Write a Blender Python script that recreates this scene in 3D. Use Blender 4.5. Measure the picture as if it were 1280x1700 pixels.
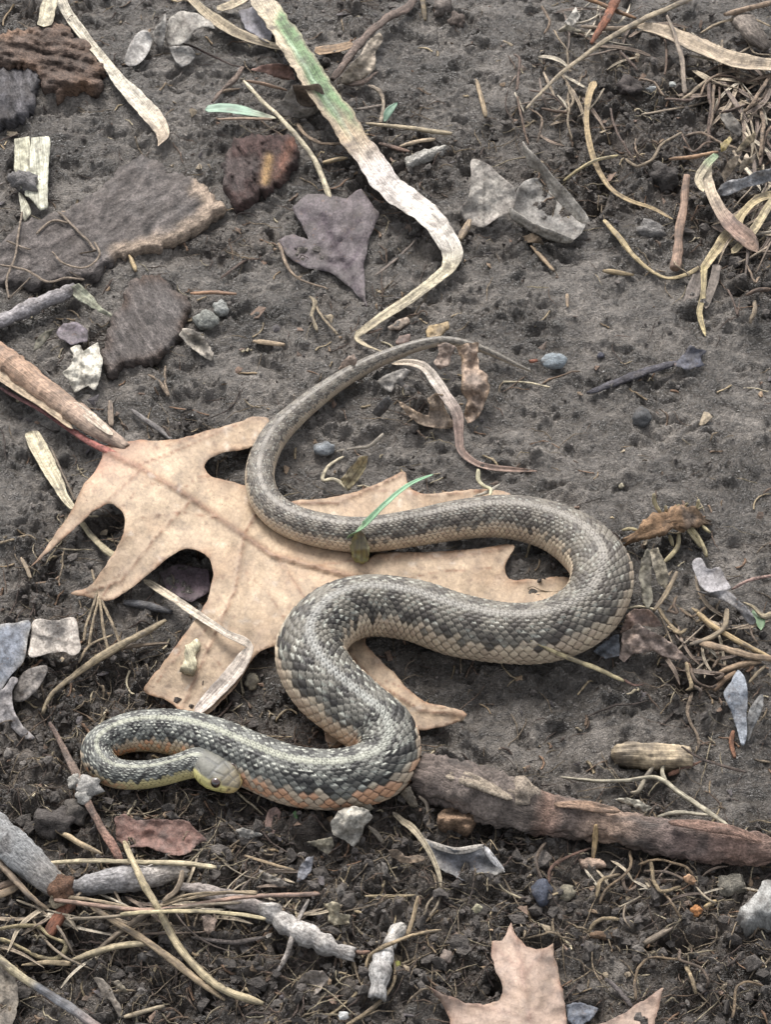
import bpy, math, random
import numpy as np
from mathutils import Vector
from mathutils.geometry import delaunay_2d_cdt

for o in list(bpy.data.objects):
    bpy.data.objects.remove(o, do_unlink=True)
scene = bpy.context.scene
COL = scene.collection
R = math.radians

# ------------------------------------------------------------------ camera
# lengths in this script are centimetres; U turns them into metres
U = 0.01
PITCH = R(45.0)            # the phone looks steeply down at the ground
DIST = 85.0
FPX = DIST * 50.0          # focal length in photograph pixels (1280 x 1700)
sp, cp = math.sin(PITCH), math.cos(PITCH)
CAM = np.array([0.0, -DIST * cp, DIST * sp])
FWD = np.array([0.0, cp, -sp]); UPV = np.array([0.0, sp, cp]); RGT = np.array([1.0, 0.0, 0.0])
cam_d = bpy.data.cameras.new('camera')
cam = bpy.data.objects.new('camera', cam_d); COL.objects.link(cam)
cam.location = CAM * U
cam.rotation_euler = (math.pi / 2 - PITCH, 0, 0)
cam_d.sensor_fit = 'VERTICAL'; cam_d.sensor_height = 36.0
cam_d.lens = 36.0 * FPX / 1700.0
cam_d.clip_start = 0.02; cam_d.clip_end = 200.0
scene.camera = cam

# ------------------------------------------------------------------ sky, sun, exposure
SUN_EL, SUN_AZ = R(50), R(-14)      # azimuth measured from +Y towards +X
w = bpy.data.worlds.new('World'); scene.world = w; w.use_nodes = True
nt = w.node_tree; bg = nt.nodes['Background']
sky = nt.nodes.new('ShaderNodeTexSky'); sky.sky_type = 'NISHITA'; sky.sun_disc = False
sky.sun_elevation = SUN_EL; sky.sun_rotation = SUN_AZ
sky.dust_density = 4.0; sky.air_density = 1.0; sky.altitude = 200
hs = nt.nodes.new('ShaderNodeHueSaturation'); hs.inputs['Saturation'].default_value = 0.28   # white overcast
nt.links.new(sky.outputs[0], hs.inputs['Color']); nt.links.new(hs.outputs[0], bg.inputs[0])
bg.inputs[1].default_value = 0.14
sl = bpy.data.lights.new('sun', 'SUN'); sl.energy = 1.3; sl.angle = R(20); sl.color = (1.0, 0.97, 0.93)
so = bpy.data.objects.new('sun', sl); COL.objects.link(so)
sd = Vector((math.sin(SUN_AZ) * math.cos(SUN_EL), math.cos(SUN_AZ) * math.cos(SUN_EL), math.sin(SUN_EL)))
so.rotation_euler = sd.to_track_quat('Z', 'Y').to_euler(); so.location = sd * 3
vs = scene.view_settings
vs.view_transform = 'Standard'; vs.look = 'None'; vs.gamma = 1.0; vs.exposure = 1.2; vs.use_curve_mapping = False
scene.render.resolution_x = 772; scene.render.resolution_y = 1024

# ------------------------------------------------------------------ numpy noise
rng = np.random.default_rng(7)
_perm = rng.permutation(256); _perm = np.concatenate([_perm, _perm, _perm])
_g = rng.uniform(0, 2 * np.pi, 256); _gx, _gy = np.cos(_g), np.sin(_g)
_r1, _r2, _r3 = rng.random(256), rng.random(256), rng.random(256)
def _h(i, j): return _perm[(_perm[i & 255] + j) & 255]
def perlin(x, y):
    x = np.asarray(x, float); y = np.asarray(y, float)
    i = np.floor(x).astype(int); j = np.floor(y).astype(int); fx = x - i; fy = y - j
    u = fx * fx * fx * (fx * (fx * 6 - 15) + 10); v = fy * fy * fy * (fy * (fy * 6 - 15) + 10)
    def d(a, b):
        k = _h(i + a, j + b); return _gx[k] * (fx - a) + _gy[k] * (fy - b)
    return ((d(0, 0) * (1 - u) + d(1, 0) * u) * (1 - v) + (d(0, 1) * (1 - u) + d(1, 1) * u) * v) * 1.5
def fbm(x, y, n=3, gain=.5):
    s = 0; a = 1; f = 1
    for k in range(n): s = s + a * perlin(x * f + 17.3 * k, y * f - 9.1 * k); a *= gain; f *= 2.03
    return s
def worley(x, y):
    x = np.asarray(x, float); y = np.asarray(y, float)
    i = np.floor(x).astype(int); j = np.floor(y).astype(int)
    f1 = np.full(x.shape, 9.0); f2 = np.full(x.shape, 9.0); rr = np.zeros(x.shape)
    for a in (-1, 0, 1):
        for b in (-1, 0, 1):
            k = _h(i + a, j + b); d = np.hypot(x - i - a - _r1[k], y - j - b - _r2[k])
            m = d < f1; f2 = np.where(m, f1, np.minimum(f2, d)); f1 = np.where(m, d, f1); rr = np.where(m, _r3[k], rr)
    return f1, f2, rr
def terr(q, w=.25):
    """flat steps with short risers"""
    k = np.floor(q); r = np.clip((q - k - (1 - w)) / w, 0, 1); return k + r * r * (3 - 2 * r)
def sstep(a, b, x):
    t = np.clip((x - a) / (b - a), 0, 1); return t * t * (3 - 2 * t)

# ------------------------------------------------------------------ from the picture to the place
def P(px, py, z=0.0):
    """the point at height z (cm) that stands at this place of the photograph"""
    px = np.asarray(px, float); py = np.asarray(py, float); z = np.asarray(z, float) + 0 * px
    d = FWD[None] + ((px.ravel() - 640) / FPX)[:, None] * RGT - ((py.ravel() - 850) / FPX)[:, None] * UPV
    t = (z.ravel() - CAM[2]) / d[:, 2]
    return (CAM[None] + d * t[:, None]).reshape(px.shape + (3,))
def PIX(p):
    q = np.asarray(p) - CAM; dz = q @ FWD
    return 640 + FPX * (q @ RGT) / dz, 850 - FPX * (q @ UPV) / dz, FPX / dz
# where the ground is crumbly dark topsoil (+) or smeared smooth clay (-): x, y, radius, weight
SOIL = [(1120, 190, 210, 1.1), (950, 290, 110, .8), (620, 250, 120, .6), (700, 300, 90, .5), (60, 30, 90, .6), (330, 250, 60, .6),
        (470, 190, 80, .5), (1180, 1080, 110, .8), (640, 1480, 200, .5), (200, 1500, 240, .9), (450, 1570, 200, .8), (1050, 1480, 180, .7), (1200, 1600, 150, .4),
        (90, 1150, 150, .8), (250, 1340, 130, .9), (1230, 330, 110, .8), (520, 1400, 120, .7), (300, 1140, 80, .6), (700, 690, 60, .5), (700, 1590, 160, .5),
        (110, 890, 110, .4), (1250, 450, 80, .7), (760, 1090, 70, .2),
        (1050, 650, 240, -1), (900, 760, 130, -.8), (260, 200, 130, -.8), (720, 90, 110, -.7), (60, 790, 90, -.6), (520, 740, 130, -.5),
        (1150, 800, 130, -.7), (860, 1160, 130, -.5), (420, 560, 110, -.3), (960, 520, 120, -.6), (130, 300, 60, -.5), (1000, 1130, 90, -.4), (1180, 1270, 90, -.3)]
_sc = np.array([P(a, b)[:2] for a, b, r, k in SOIL])
def soil_mask(x, y):
    s = np.zeros(np.shape(x))
    for (cx, cy), (a, b, r, k) in zip(_sc, SOIL):
        s = s + k * np.exp(-((x - cx) ** 2 + ((y - cy) * .8) ** 2) / (r / 50 * .9) ** 2)
    s = s + .55 * fbm(x / 2.6, y / 2.6, 3)
    return sstep(-.15, .65, s)
def low(x, y):
    x = np.asarray(x, float); y = np.asarray(y, float)
    return .30 * perlin(x / 9.0 + 3, y / 9.0) + .14 * perlin(x / 3.7, y / 3.7 + 5)
def ground(x, y):
    """full height of the mud and its soil mask"""
    s = soil_mask(x, y)
    wx = x + .25 * perlin(x / .9, y / .9 + 40); wy = y + .25 * perlin(x / .9 + 70, y / .9)
    h = low(x, y)
    smooth = .13 * perlin(wx / 1.3, wy / 1.0) + .085 * perlin(wx / .5, wy / .38) + .06 * (1 - 2 * np.abs(perlin(wx / .42, wy / .26)))
    fl = fbm(wx / .8, wy / .55, 2); smooth = smooth + .08 * sstep(.02, .09, fl) + .07 * sstep(.3, .36, fl) - .06 * sstep(-.28, -.34, fl)       # little torn ledges
    tq = terr(3.2 * fbm(wx / 1.5 + 8, wy / 1.0, 3) + .3 * perlin(x / .3, y / .25), .22); smooth = .45 * smooth + .085 * tq + .05 * terr(3 * fbm(wx / .55, wy / .4 + 8, 2), .3)
    f1, f2, rr = worley(wx / 1.05, wy / 1.05); g1, g2, gr = worley(wx / .42 + 9, wy / .42); k1, k2, kr = worley(wx / .2 + 5, wy / .2)
    clod = .34 * (rr - .45) * sstep(.02, .35, f2 - f1) + .16 * gr * sstep(0, .4, g2 - g1) + .06 * kr * sstep(0, .45, k2 - k1) + .20 * perlin(wx / .8 + 3, wy / .8)
    pl = .06 + .94 * sstep(-.12, .42, perlin(x / 2.1 + 60, y / 1.8) + .35 * perlin(x / .8, y / .7 + 60)); smooth = smooth * (.45 + .6 * pl); crumb = pl * .85 * (.07 * kr * sstep(0, .35, k2 - k1) + .075 * gr * sstep(0, .35, g2 - g1))
    pit = sstep(.42, .75, perlin(wx / 1.1 + 31, wy / .8 + 7)) * .35
    f1b, f2b, rb = worley(wx / 1.9 + 4, wy / 1.7); big = .42 * (rb - .5) * sstep(.0, .22, f2b - f1b)
    crk = (1 - sstep(.0, .10, f2b - f1b)) * sstep(-.05, .3, perlin(x / 2.3 + 11, y / 2.3))
    h = h + (1 - s) * (smooth * 1.1 + crumb - .05 * crk) + s * (clod * 1.55 + .6 * big - .04) - pit * (.10 + 1.1 * s)
    h = h + .03 * fbm(x / .16, y / .13, 2)
    return h - .15, s
# what things lie on: the upper part of the rough surface, evened out
_cx = np.arange(-22, 22.1, .5); _cy = np.arange(-32, 46.1, .5)
_o = np.linspace(-.45, .45, 5); _sx = (_cx[None, :, None, None] + _o[None, None, :, None]) + 0 * _cy[:, None, None, None] + 0 * _o; _sy = (_cy[:, None, None, None] + _o) + 0 * _sx
_SUP = np.percentile(ground(_sx, _sy)[0].reshape(len(_cy), len(_cx), -1), 66, axis=2)
for _ in range(4):
    _q = np.pad(_SUP, 1, mode='edge'); _SUP = (_q[:-2, 1:-1] + _q[2:, 1:-1] + _q[1:-1, :-2] + _q[1:-1, 2:] + 2 * _SUP) / 6
def sup(x, y):
    fx = np.clip((np.asarray(x) - _cx[0]) / .5, 0, len(_cx) - 1.001); fy = np.clip((np.asarray(y) - _cy[0]) / .5, 0, len(_cy) - 1.001)
    i = fx.astype(int); j = fy.astype(int); a = fx - i; b = fy - j; a = a * a * (3 - 2 * a); b = b * b * (3 - 2 * b)
    return (_SUP[j, i] * (1 - a) + _SUP[j, i + 1] * a) * (1 - b) + (_SUP[j + 1, i] * (1 - a) + _SUP[j + 1, i + 1] * a) * b
def PT(px, py, h):
    """h (cm) above the lie of the ground"""
    px = np.asarray(px, float); py = np.asarray(py, float); h = np.asarray(h, float) + 0 * px
    p = P(px, py, h)
    for _ in range(6): p = P(px, py, sup(p[..., 0], p[..., 1]) + h)
    return p

# ------------------------------------------------------------------ mesh helpers
def lin(c, k=.72):
    c = np.asarray(c, float) / 255.0
    return np.where(c <= .04045, c / 12.92, ((c + .055) / 1.055) ** 2.4) * k
def mesh_from(name, V, F, cols=None, uvw=None, smooth=True):
    me = bpy.data.meshes.new(name)
    F = np.asarray(F, dtype=np.int32) if not isinstance(F, list) else F
    if isinstance(F, list):
        me.from_pydata([tuple(v) for v in V], [], F)
    else:
        n, k = F.shape
        me.vertices.add(len(V)); me.vertices.foreach_set('co', np.asarray(V, np.float32).ravel())
        me.loops.add(n * k); me.loops.foreach_set('vertex_index', F.ravel())
        me.polygons.add(n); me.polygons.foreach_set('loop_start', np.arange(0, n * k, k, dtype=np.int32))
        me.update(calc_edges=True)
    if cols is not None:
        a = me.attributes.new('Col', 'FLOAT_COLOR', 'POINT')
        c = np.ones((len(V), 4), np.float32); c[:, :3] = cols; a.data.foreach_set('color', c.ravel())
    if uvw is not None:
        a = me.attributes.new('uvw', 'FLOAT_VECTOR', 'POINT'); a.data.foreach_set('vector', np.asarray(uvw, np.float32).ravel())
    me.polygons.foreach_set('use_smooth', np.full(len(me.polygons), smooth))
    me.update(); me.validate()
    return me
def tag(o, label=None, cat=None, group=None, kind=None):
    for k, v in (('label', label), ('category', cat), ('group', group), ('kind', kind)):
        if v: o[k] = v
    return o
def build(name, geo, m, parent=None, smooth=True):
    """geo = (verts cm, faces, cols, uvw): ONE mesh object, origin at its base (or in its parent's frame)"""
    V, F, c, uv = geo
    V = np.asarray(V, float)
    if parent is None:
        o0 = np.array([V[:, 0].mean(), V[:, 1].mean(), V[:, 2].min()])
    else:
        q = parent; o0 = np.zeros(3)
        while q is not None: o0 += np.array(q.location) / U; q = q.parent
    me = mesh_from(name, (V - o0) * U, F, c, uv, smooth)
    me.materials.append(m)
    o = bpy.data.objects.new(name, me); COL.objects.link(o)
    if parent is None: o.location = o0 * U
    else: o.parent = parent
    return o
def empty(name, p):
    o = bpy.data.objects.new(name, None); COL.objects.link(o); o.location = np.asarray(p) * U
    o.empty_display_size = .01
    return o
def catmull(pts, n):
    pts = np.asarray(pts, float)
    if len(pts) == 2: return pts[0] + (pts[1] - pts[0]) * np.linspace(0, 1, n)[:, None]
    q = np.vstack([2 * pts[0] - pts[1], pts, 2 * pts[-1] - pts[-2]])
    d = np.sqrt(np.linalg.norm(np.diff(q[:, :3], axis=0), axis=1) + 1e-9); t = np.concatenate([[0], np.cumsum(d)])
    x = np.linspace(t[1], t[-2] - 1e-6, n); k = np.clip(np.searchsorted(t, x, side='right') - 1, 1, len(q) - 3)
    def L(a, b, ta, tb): return a * ((tb - x) / (tb - ta))[:, None] + b * ((x - ta) / (tb - ta))[:, None]
    p0, p1, p2, p3 = q[k - 1], q[k], q[k + 1], q[k + 2]; t0, t1, t2, t3 = t[k - 1], t[k], t[k + 1], t[k + 2]
    a1 = L(p0, p1, t0, t1); a2 = L(p1, p2, t1, t2); a3 = L(p2, p3, t2, t3)
    b1 = L(a1, a2, t0, t2); b2 = L(a2, a3, t1, t3)
    return L(b1, b2, t1, t2)
def resample(pts, step):
    c = catmull(pts, max(60, 20 * len(pts)))
    d = np.concatenate([[0], np.cumsum(np.linalg.norm(np.diff(c[:, :3], axis=0), axis=1))])
    n = max(4, int(d[-1] / step) + 1); s = np.linspace(0, d[-1], n)
    return np.stack([np.interp(s, d, c[:, k]) for k in range(c.shape[1])], 1), s
def frames(p):
    t = np.gradient(p, axis=0); t /= np.linalg.norm(t, axis=1)[:, None] + 1e-9
    side = np.stack([t[:, 1], -t[:, 0], 0 * t[:, 0]], 1); n = np.linalg.norm(side, axis=1)
    for i in range(len(side)):
        if n[i] < .15: side[i] = side[i - 1] if i else (1, 0, 0)
        else: side[i] /= n[i]
    side -= (side * t).sum(1)[:, None] * t; side /= np.linalg.norm(side, axis=1)[:, None]
    up = np.cross(side, t)
    return t, side, up
def grid_faces(n, m, wrap):
    i = np.arange(n - 1)[:, None]; j = np.arange(m if wrap else m - 1)[None]; j2 = (j + 1) % m
    return np.stack([i * m + j, i * m + j2, (i + 1) * m + j2, (i + 1) * m + j], -1).reshape(-1, 4)
def cat_geo(gs):
    V, F, c, u = [], [], [], []; k = 0
    for g in gs:
        f = np.asarray(g[1])
        if f.shape[1] == 3: f = np.hstack([f, f[:, 2:]])          # never mixed below
        V.append(g[0]); F.append(f + k); c.append(g[2]); u.append(g[3]); k += len(g[0])
    return np.vstack(V), np.vstack(F), np.vstack(c), np.vstack(u)

_seed = [0]
def nseed():
    _seed[0] += 1; return _seed[0] * 3.71
def colmap(n, s, col):
    """col: one srgb triple, or a list of (t, triple) along the length 0..1"""
    if isinstance(col, list):
        t = np.array([c[0] for c in col]); k = np.array([lin(dry(c[1])) for c in col])
        return np.stack([np.interp(s, t, k[:, i]) for i in range(3)], 1)
    return np.tile(lin(dry(col)), (n, 1))
def dry(c):
    """weathered: most of the dead plant matter is greyed by rain and mud"""
    c = np.asarray(c, float); g = c.mean(); k = .12 if c[1] > c[0] + 6 else .22
    return np.minimum(c * (1 - k) + g * k + (9, 6, 5), 235)

def tube_geo(pts, wpx, col, h=None, rough=.13, knob=.16, seg=10, step=.07, flat=.72, bend=.05, rib=.10, bead=0.):
    """a stalk, twig or root: pts (px, py[, cm above ground]); wpx = its width in the picture (one, or one per point)"""
    sd = nseed(); n = len(pts)
    w = np.array([wpx] * n if np.isscalar(wpx) else wpx, float)
    px = np.array([p[0] for p in pts], float); py = np.array([p[1] for p in pts], float)
    r0 = w / 100.0
    hh = np.array([(p[2] if len(p) > 2 else (h if h is not None else .05)) for p in pts], float) + r0 * .8
    w3 = PT(px, py, hh); sc = PIX(w3)[2]
    q, s = resample(np.hstack([w3, (w / sc / 2)[:, None]]), max(step, s_min(w.max())))
    p = q[:, :3]; r = q[:, 3]; L = s[-1]; m = len(p)
    if bend:
        p = p + np.stack([perlin(s / 1.5 + sd, 0 * s) + .4 * np.abs(perlin(s / .5 + sd, 0 * s + 3)), perlin(s / 1.5 + sd, 0 * s + 9) + .4 * np.abs(perlin(s / .5, 0 * s + sd)), .5 * perlin(s / 1.5, 0 * s + sd)], 1) * bend * np.sin(np.pi * s / L)[:, None] ** .5
    t, side, up = frames(p)
    a = np.linspace(0, 2 * np.pi, seg, endpoint=False)
    rr = r * (1 + knob * (.5 * perlin(s / .45 + sd, 0 * s + sd) + .5 * perlin(s / .9 + sd, 0 * s)))
    S, A = np.meshgrid(s, a, indexing='ij')
    rad = rr[:, None] * (1 + rough * (perlin(S / .5 + sd, 1.3 * np.cos(A) + 2 * np.sin(A) + sd) + .6 * perlin(S / .15 + sd, 2.5 * np.cos(A) + 3 * np.sin(A) + sd)))
    if bead: rad = rad * (1 - bead * .5 + bead * np.abs(np.sin(S * 4.6 + 1.2 * perlin(S / 1.1 + sd, 0 * S) + sd)) ** .6)
    rad = rad * (1 + rib * np.cos(3 * A + sd + .4 * perlin(S / 2 + sd, 0 * S)))
    nd = np.exp(-((((S + sd) % 3.3) - 1.6) / .06) ** 2); rad = rad * (1 + .16 * nd * (rib > 0))
    fe = np.minimum(S, L - S) / (2.2 * rr.mean() + 1e-6); tp_ = .62 if w.max() < 18 else .9; rad = rad * (tp_ + (1 - tp_) * np.clip(fe, 0, 1))
    V = p[:, None] + rad[..., None] * (np.cos(A)[..., None] * side[:, None] + flat * np.sin(A)[..., None] * up[:, None])
    jag = .5 * rr.mean() * rough * 6
    V[0] += -t[0] * (jag * rng.random(seg))[:, None]; V[-1] += t[-1] * (jag * rng.random(seg))[:, None]
    V = V.reshape(-1, 3); F = grid_faces(m, seg, True)
    uv = np.stack([S, A * rr.mean(), 0 * S + sd], -1).reshape(-1, 3)
    c = np.repeat(colmap(m, s / L, col), seg, 0)
    nz = (perlin(S / 1.1 + sd, A * .5 + sd) + .7 * perlin(S / .3 + sd, np.cos(A) * 1.5 + sd)).reshape(-1, 1)
    c = c * (1 + .34 * nz) * (1 - .35 * nd.reshape(-1, 1) * (rib > 0)) * (1 - .28 * np.clip(np.cos(3 * A + sd + 3.14), .5, 1).reshape(-1, 1) * (rib > 0)); md = sstep(.28, .6, perlin(S / .7 + sd + 40, np.cos(A) + np.sin(A) * 1.3 + sd)).reshape(-1, 1) * .6; c = c * (1 - md) + lin((96, 90, 86)) * md
    # caps
    V = np.vstack([V, p[0] + t[0] * jag * .3, p[-1] - t[-1] * jag * .3]); k = m * seg; j = np.arange(seg); j2 = (j + 1) % seg
    F = np.vstack([F, np.stack([0 * j + k, j2, j, 0 * j + k], 1), np.stack([0 * j + k + 1, (m - 1) * seg + j, (m - 1) * seg + j2, 0 * j + k + 1], 1)])
    uv = np.vstack([uv, uv[0], uv[-1]]); c = np.vstack([c, c[0] * .8, c[-1] * .8])
    return tri(V, F, c, uv)
def s_min(w): return .05 if w < 12 else .09
def tri(V, F, c, uv):
    """quads (some with a doubled corner) to clean triangles"""
    a = F[:, [0, 1, 2]]; b = F[:, [0, 2, 3]]
    T = np.vstack([a, b]); ok = (T[:, 0] != T[:, 1]) & (T[:, 1] != T[:, 2]) & (T[:, 0] != T[:, 2])
    return V, T[ok], c, uv

def blade_geo(pts, wpx, col, h=.1, vee=.18, curl=0., roll=0., thick=.02, step=.12, wav=.05, colf=None, ends=(.15, .15)):
    """a flat grass blade / straw strip with ribs; wpx is the width seen in the picture"""
    sd = nseed(); n = len(pts)
    w = np.array([wpx] * n if np.isscalar(wpx) else wpx, float)
    rl = np.array([p[3] if len(p) > 3 else roll for p in pts], float)
    px = np.array([p[0] for p in pts], float); py = np.array([p[1] for p in pts], float)
    hh = np.array([(p[2] if len(p) > 2 else h) for p in pts], float)
    w3 = PT(px, py, hh)
    q, s = resample(np.hstack([w3, w[:, None], rl[:, None]]), step)
    p = q[:, :3]; L = s[-1]; m = len(p)
    t, side, up = frames(p)
    ro = np.radians(q[:, 4])[:, None]
    sv = side * np.cos(ro) + up * np.sin(ro); uv_ = up * np.cos(ro) - side * np.sin(ro)
    a0 = PIX(p); a1 = PIX(p + sv * .1); tx = np.gradient(a0[0]); ty = np.gradient(a0[1]); tl = np.hypot(tx, ty) + 1e-6
    seen = np.abs((a1[0] - a0[0]) * ty - (a1[1] - a0[1]) * tx) / tl / .1
    hw = q[:, 3] / np.maximum(seen, .35 * a0[2]) / 2
    K = 9; e = np.linspace(-1, 1, K)
    S, E = np.meshgrid(s, e, indexing='ij')
    f = S / L
    taper = np.where(f < .03, ends[0] + (1 - ends[0]) * f / .03, 1) * np.where(f > .97, ends[1] + (1 - ends[1]) * (1 - f) / .03, 1)
    HW = hw[:, None] * taper * (1 + .14 * perlin(S / 1.2 + sd, np.sign(E) * 3 + sd) + .10 * perlin(S / .35 + sd, np.sign(E) * 3 + sd))
    z = vee * HW * (np.abs(E) - .5) + curl * HW * (E ** 2 - .3) + .07 * HW * np.cos(E * 11) + wav * HW * perlin(S / .8 + sd, E * 1.2 + sd) + .10 * HW * perlin(S / 1.6 + sd, E * 5 + sd)
    top = p[:, None] + (E * HW)[..., None] * sv[:, None] + z[..., None] * uv_[:, None]
    bot = top - uv_[:, None] * thick
    V = np.concatenate([top, bot[:, ::-1]], 1).reshape(-1, 3)
    F = grid_faces(m, 2 * K, True)
    F = np.vstack([F, [[i, i + 1, 2 * K - 2 - i, 2 * K - 1 - i] for i in range(K - 1)], [[(m - 1) * 2 * K + x for x in (2 * K - 1 - i, 2 * K - 2 - i, i + 1, i)] for i in range(K - 1)]])
    c = colmap(m, s / L, col); c = np.repeat(c[:, None], K, 1)
    if colf is not None: c = colf(f, E, c)
    c = c * (1 + .25 * perlin(S / 1.3 + sd, E * .8 + sd) + .22 * perlin(S / 2.5 + sd, E * 6 + sd))[..., None]
    md = (sstep(.30, .6, perlin(S / .8 + sd + 40, E * 1.4 + sd)) * .55)[..., None]; c = c * (1 - md) + lin((104, 97, 92)) * md
    c = np.concatenate([c, c[:, ::-1]], 1).reshape(-1, 3)
    uv = np.stack([S, E * HW, 0 * S + sd], -1); uv = np.concatenate([uv, uv[:, ::-1]], 1).reshape(-1, 3)
    return V, F, c, uv

def inpoly(x, y, poly):
    r = np.zeros(x.shape, bool); n = len(poly)
    for i in range(n):
        x1, y1 = poly[i]; x2, y2 = poly[(i + 1) % n]
        if y1 == y2: continue
        r ^= ((y1 > y) != (y2 > y)) & (x < (x2 - x1) * (y - y1) / (y2 - y1) + x1)
    return r
def segdist(x, y, poly, closed=True):
    d = np.full(x.shape, 1e9); n = len(poly)
    for i in range(n if closed else n - 1):
        a = np.array(poly[i], float); b = np.array(poly[(i + 1) % n], float); v = b - a
        t = np.clip(((x - a[0]) * v[0] + (y - a[1]) * v[1]) / (v @ v + 1e-9), 0, 1)
        d = np.minimum(d, np.hypot(x - a[0] - t * v[0], y - a[1] - t * v[1]))
    return d
def tps(cx, cy, cz, x, y):
    """thin-plate surface through the given heights"""
    s = 100.0; cx, cy, x, y = [np.asarray(q, float) / s for q in (cx, cy, x, y)]
    def ph(d): return d * d * np.log(d + 1e-6)
    n = len(cx); A = np.zeros((n + 3, n + 3)); A[:n, :n] = ph(np.hypot(cx[:, None] - cx, cy[:, None] - cy)) + np.eye(n) * 2e-3
    B = np.stack([np.ones(n), cx, cy], 1); A[:n, n:] = B; A[n:, :n] = B.T
    k = np.linalg.lstsq(A, np.concatenate([cz, [0, 0, 0]]), rcond=None)[0]
    return ph(np.hypot(x[:, None] - cx, y[:, None] - cy)) @ k[:n] + k[n] + k[n + 1] * x + k[n + 2] * y
def fill(outline, step, jit=.0, smooth_out=True):
    """points (px) on and inside an outline, and its triangles"""
    o = np.array([q[:2] for q in outline], float)
    if smooth_out:
        c = catmull(np.vstack([o[-1:], o, o[:2]]), 30 * len(o) + 1)
        d0 = np.hypot(*(c - o[0]).T); i0 = np.argmin(d0[:len(c) // 3]); i1 = len(c) * 2 // 3 + np.argmin(d0[len(c) * 2 // 3:])
        c = c[i0:i1]
    else:
        c = np.vstack([o, o[:1]])
    d = np.concatenate([[0], np.cumsum(np.hypot(*np.diff(c, axis=0).T))]); n = max(12, int(d[-1] / step))
    s = np.linspace(0, d[-1], n, endpoint=False)
    ring = np.stack([np.interp(s, d, c[:, 0]), np.interp(s, d, c[:, 1])], 1)
    if jit:
        sd = nseed(); tn = np.roll(ring, -1, 0) - np.roll(ring, 1, 0); tn /= np.linalg.norm(tn, axis=1)[:, None] + 1e-9
        ring = ring + np.stack([tn[:, 1], -tn[:, 0]], 1) * (jit * (perlin(s / 22 + sd, 0 * s) + .7 * perlin(s / 8 + sd, 0 * s + 5) + .35 * perlin(s / 3.5 + sd, 0 * s + 15)))[:, None]
    x0, y0 = ring.min(0); x1, y1 = ring.max(0)
    gx, gy = np.meshgrid(np.arange(x0, x1, step), np.arange(y0, y1, step * .8)); gx = gx + (np.arange(gx.shape[0])[:, None] % 2) * step / 2
    gx = gx.ravel() + rng.uniform(-.15, .15, gx.size) * step; gy = gy.ravel() + rng.uniform(-.15, .15, gy.size) * step
    ok = inpoly(gx, gy, ring) & (segdist(gx, gy, ring) > step * .45); gx, gy = gx[ok], gy[ok]
    pts = np.vstack([ring, np.stack([gx, gy], 1)])
    ed = [(i, (i + 1) % n) for i in range(n)]
    v, e, f, ov, oe, of = delaunay_2d_cdt([Vector(q) for q in pts], ed, [], 0, 1e-4)
    v = np.array([tuple(q) for q in v]); f = np.array(f)
    cc = v[f].mean(1); f = f[inpoly(cc[:, 0], cc[:, 1], ring)]
    # boundary loop in the new numbering
    mp = {}
    for new, olds in enumerate(ov):
        for k in olds: mp[k] = new
    loop = [mp[i] for i in range(n)]
    a = v[f]; area = (a[:, 1, 0] - a[:, 0, 0]) * (a[:, 2, 1] - a[:, 0, 1]) - (a[:, 2, 0] - a[:, 0, 0]) * (a[:, 1, 1] - a[:, 0, 1])
    f[area > 0] = f[area > 0][:, ::-1]                         # seen from above in the place: counter-clockwise
    return v, f, loop, ring
def grain_uv(x, y, ang):
    c, s_ = math.cos(R(ang)), math.sin(R(ang)); return x / 50 * c + y / 50 * s_, -x / 50 * s_ + y / 50 * c

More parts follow.
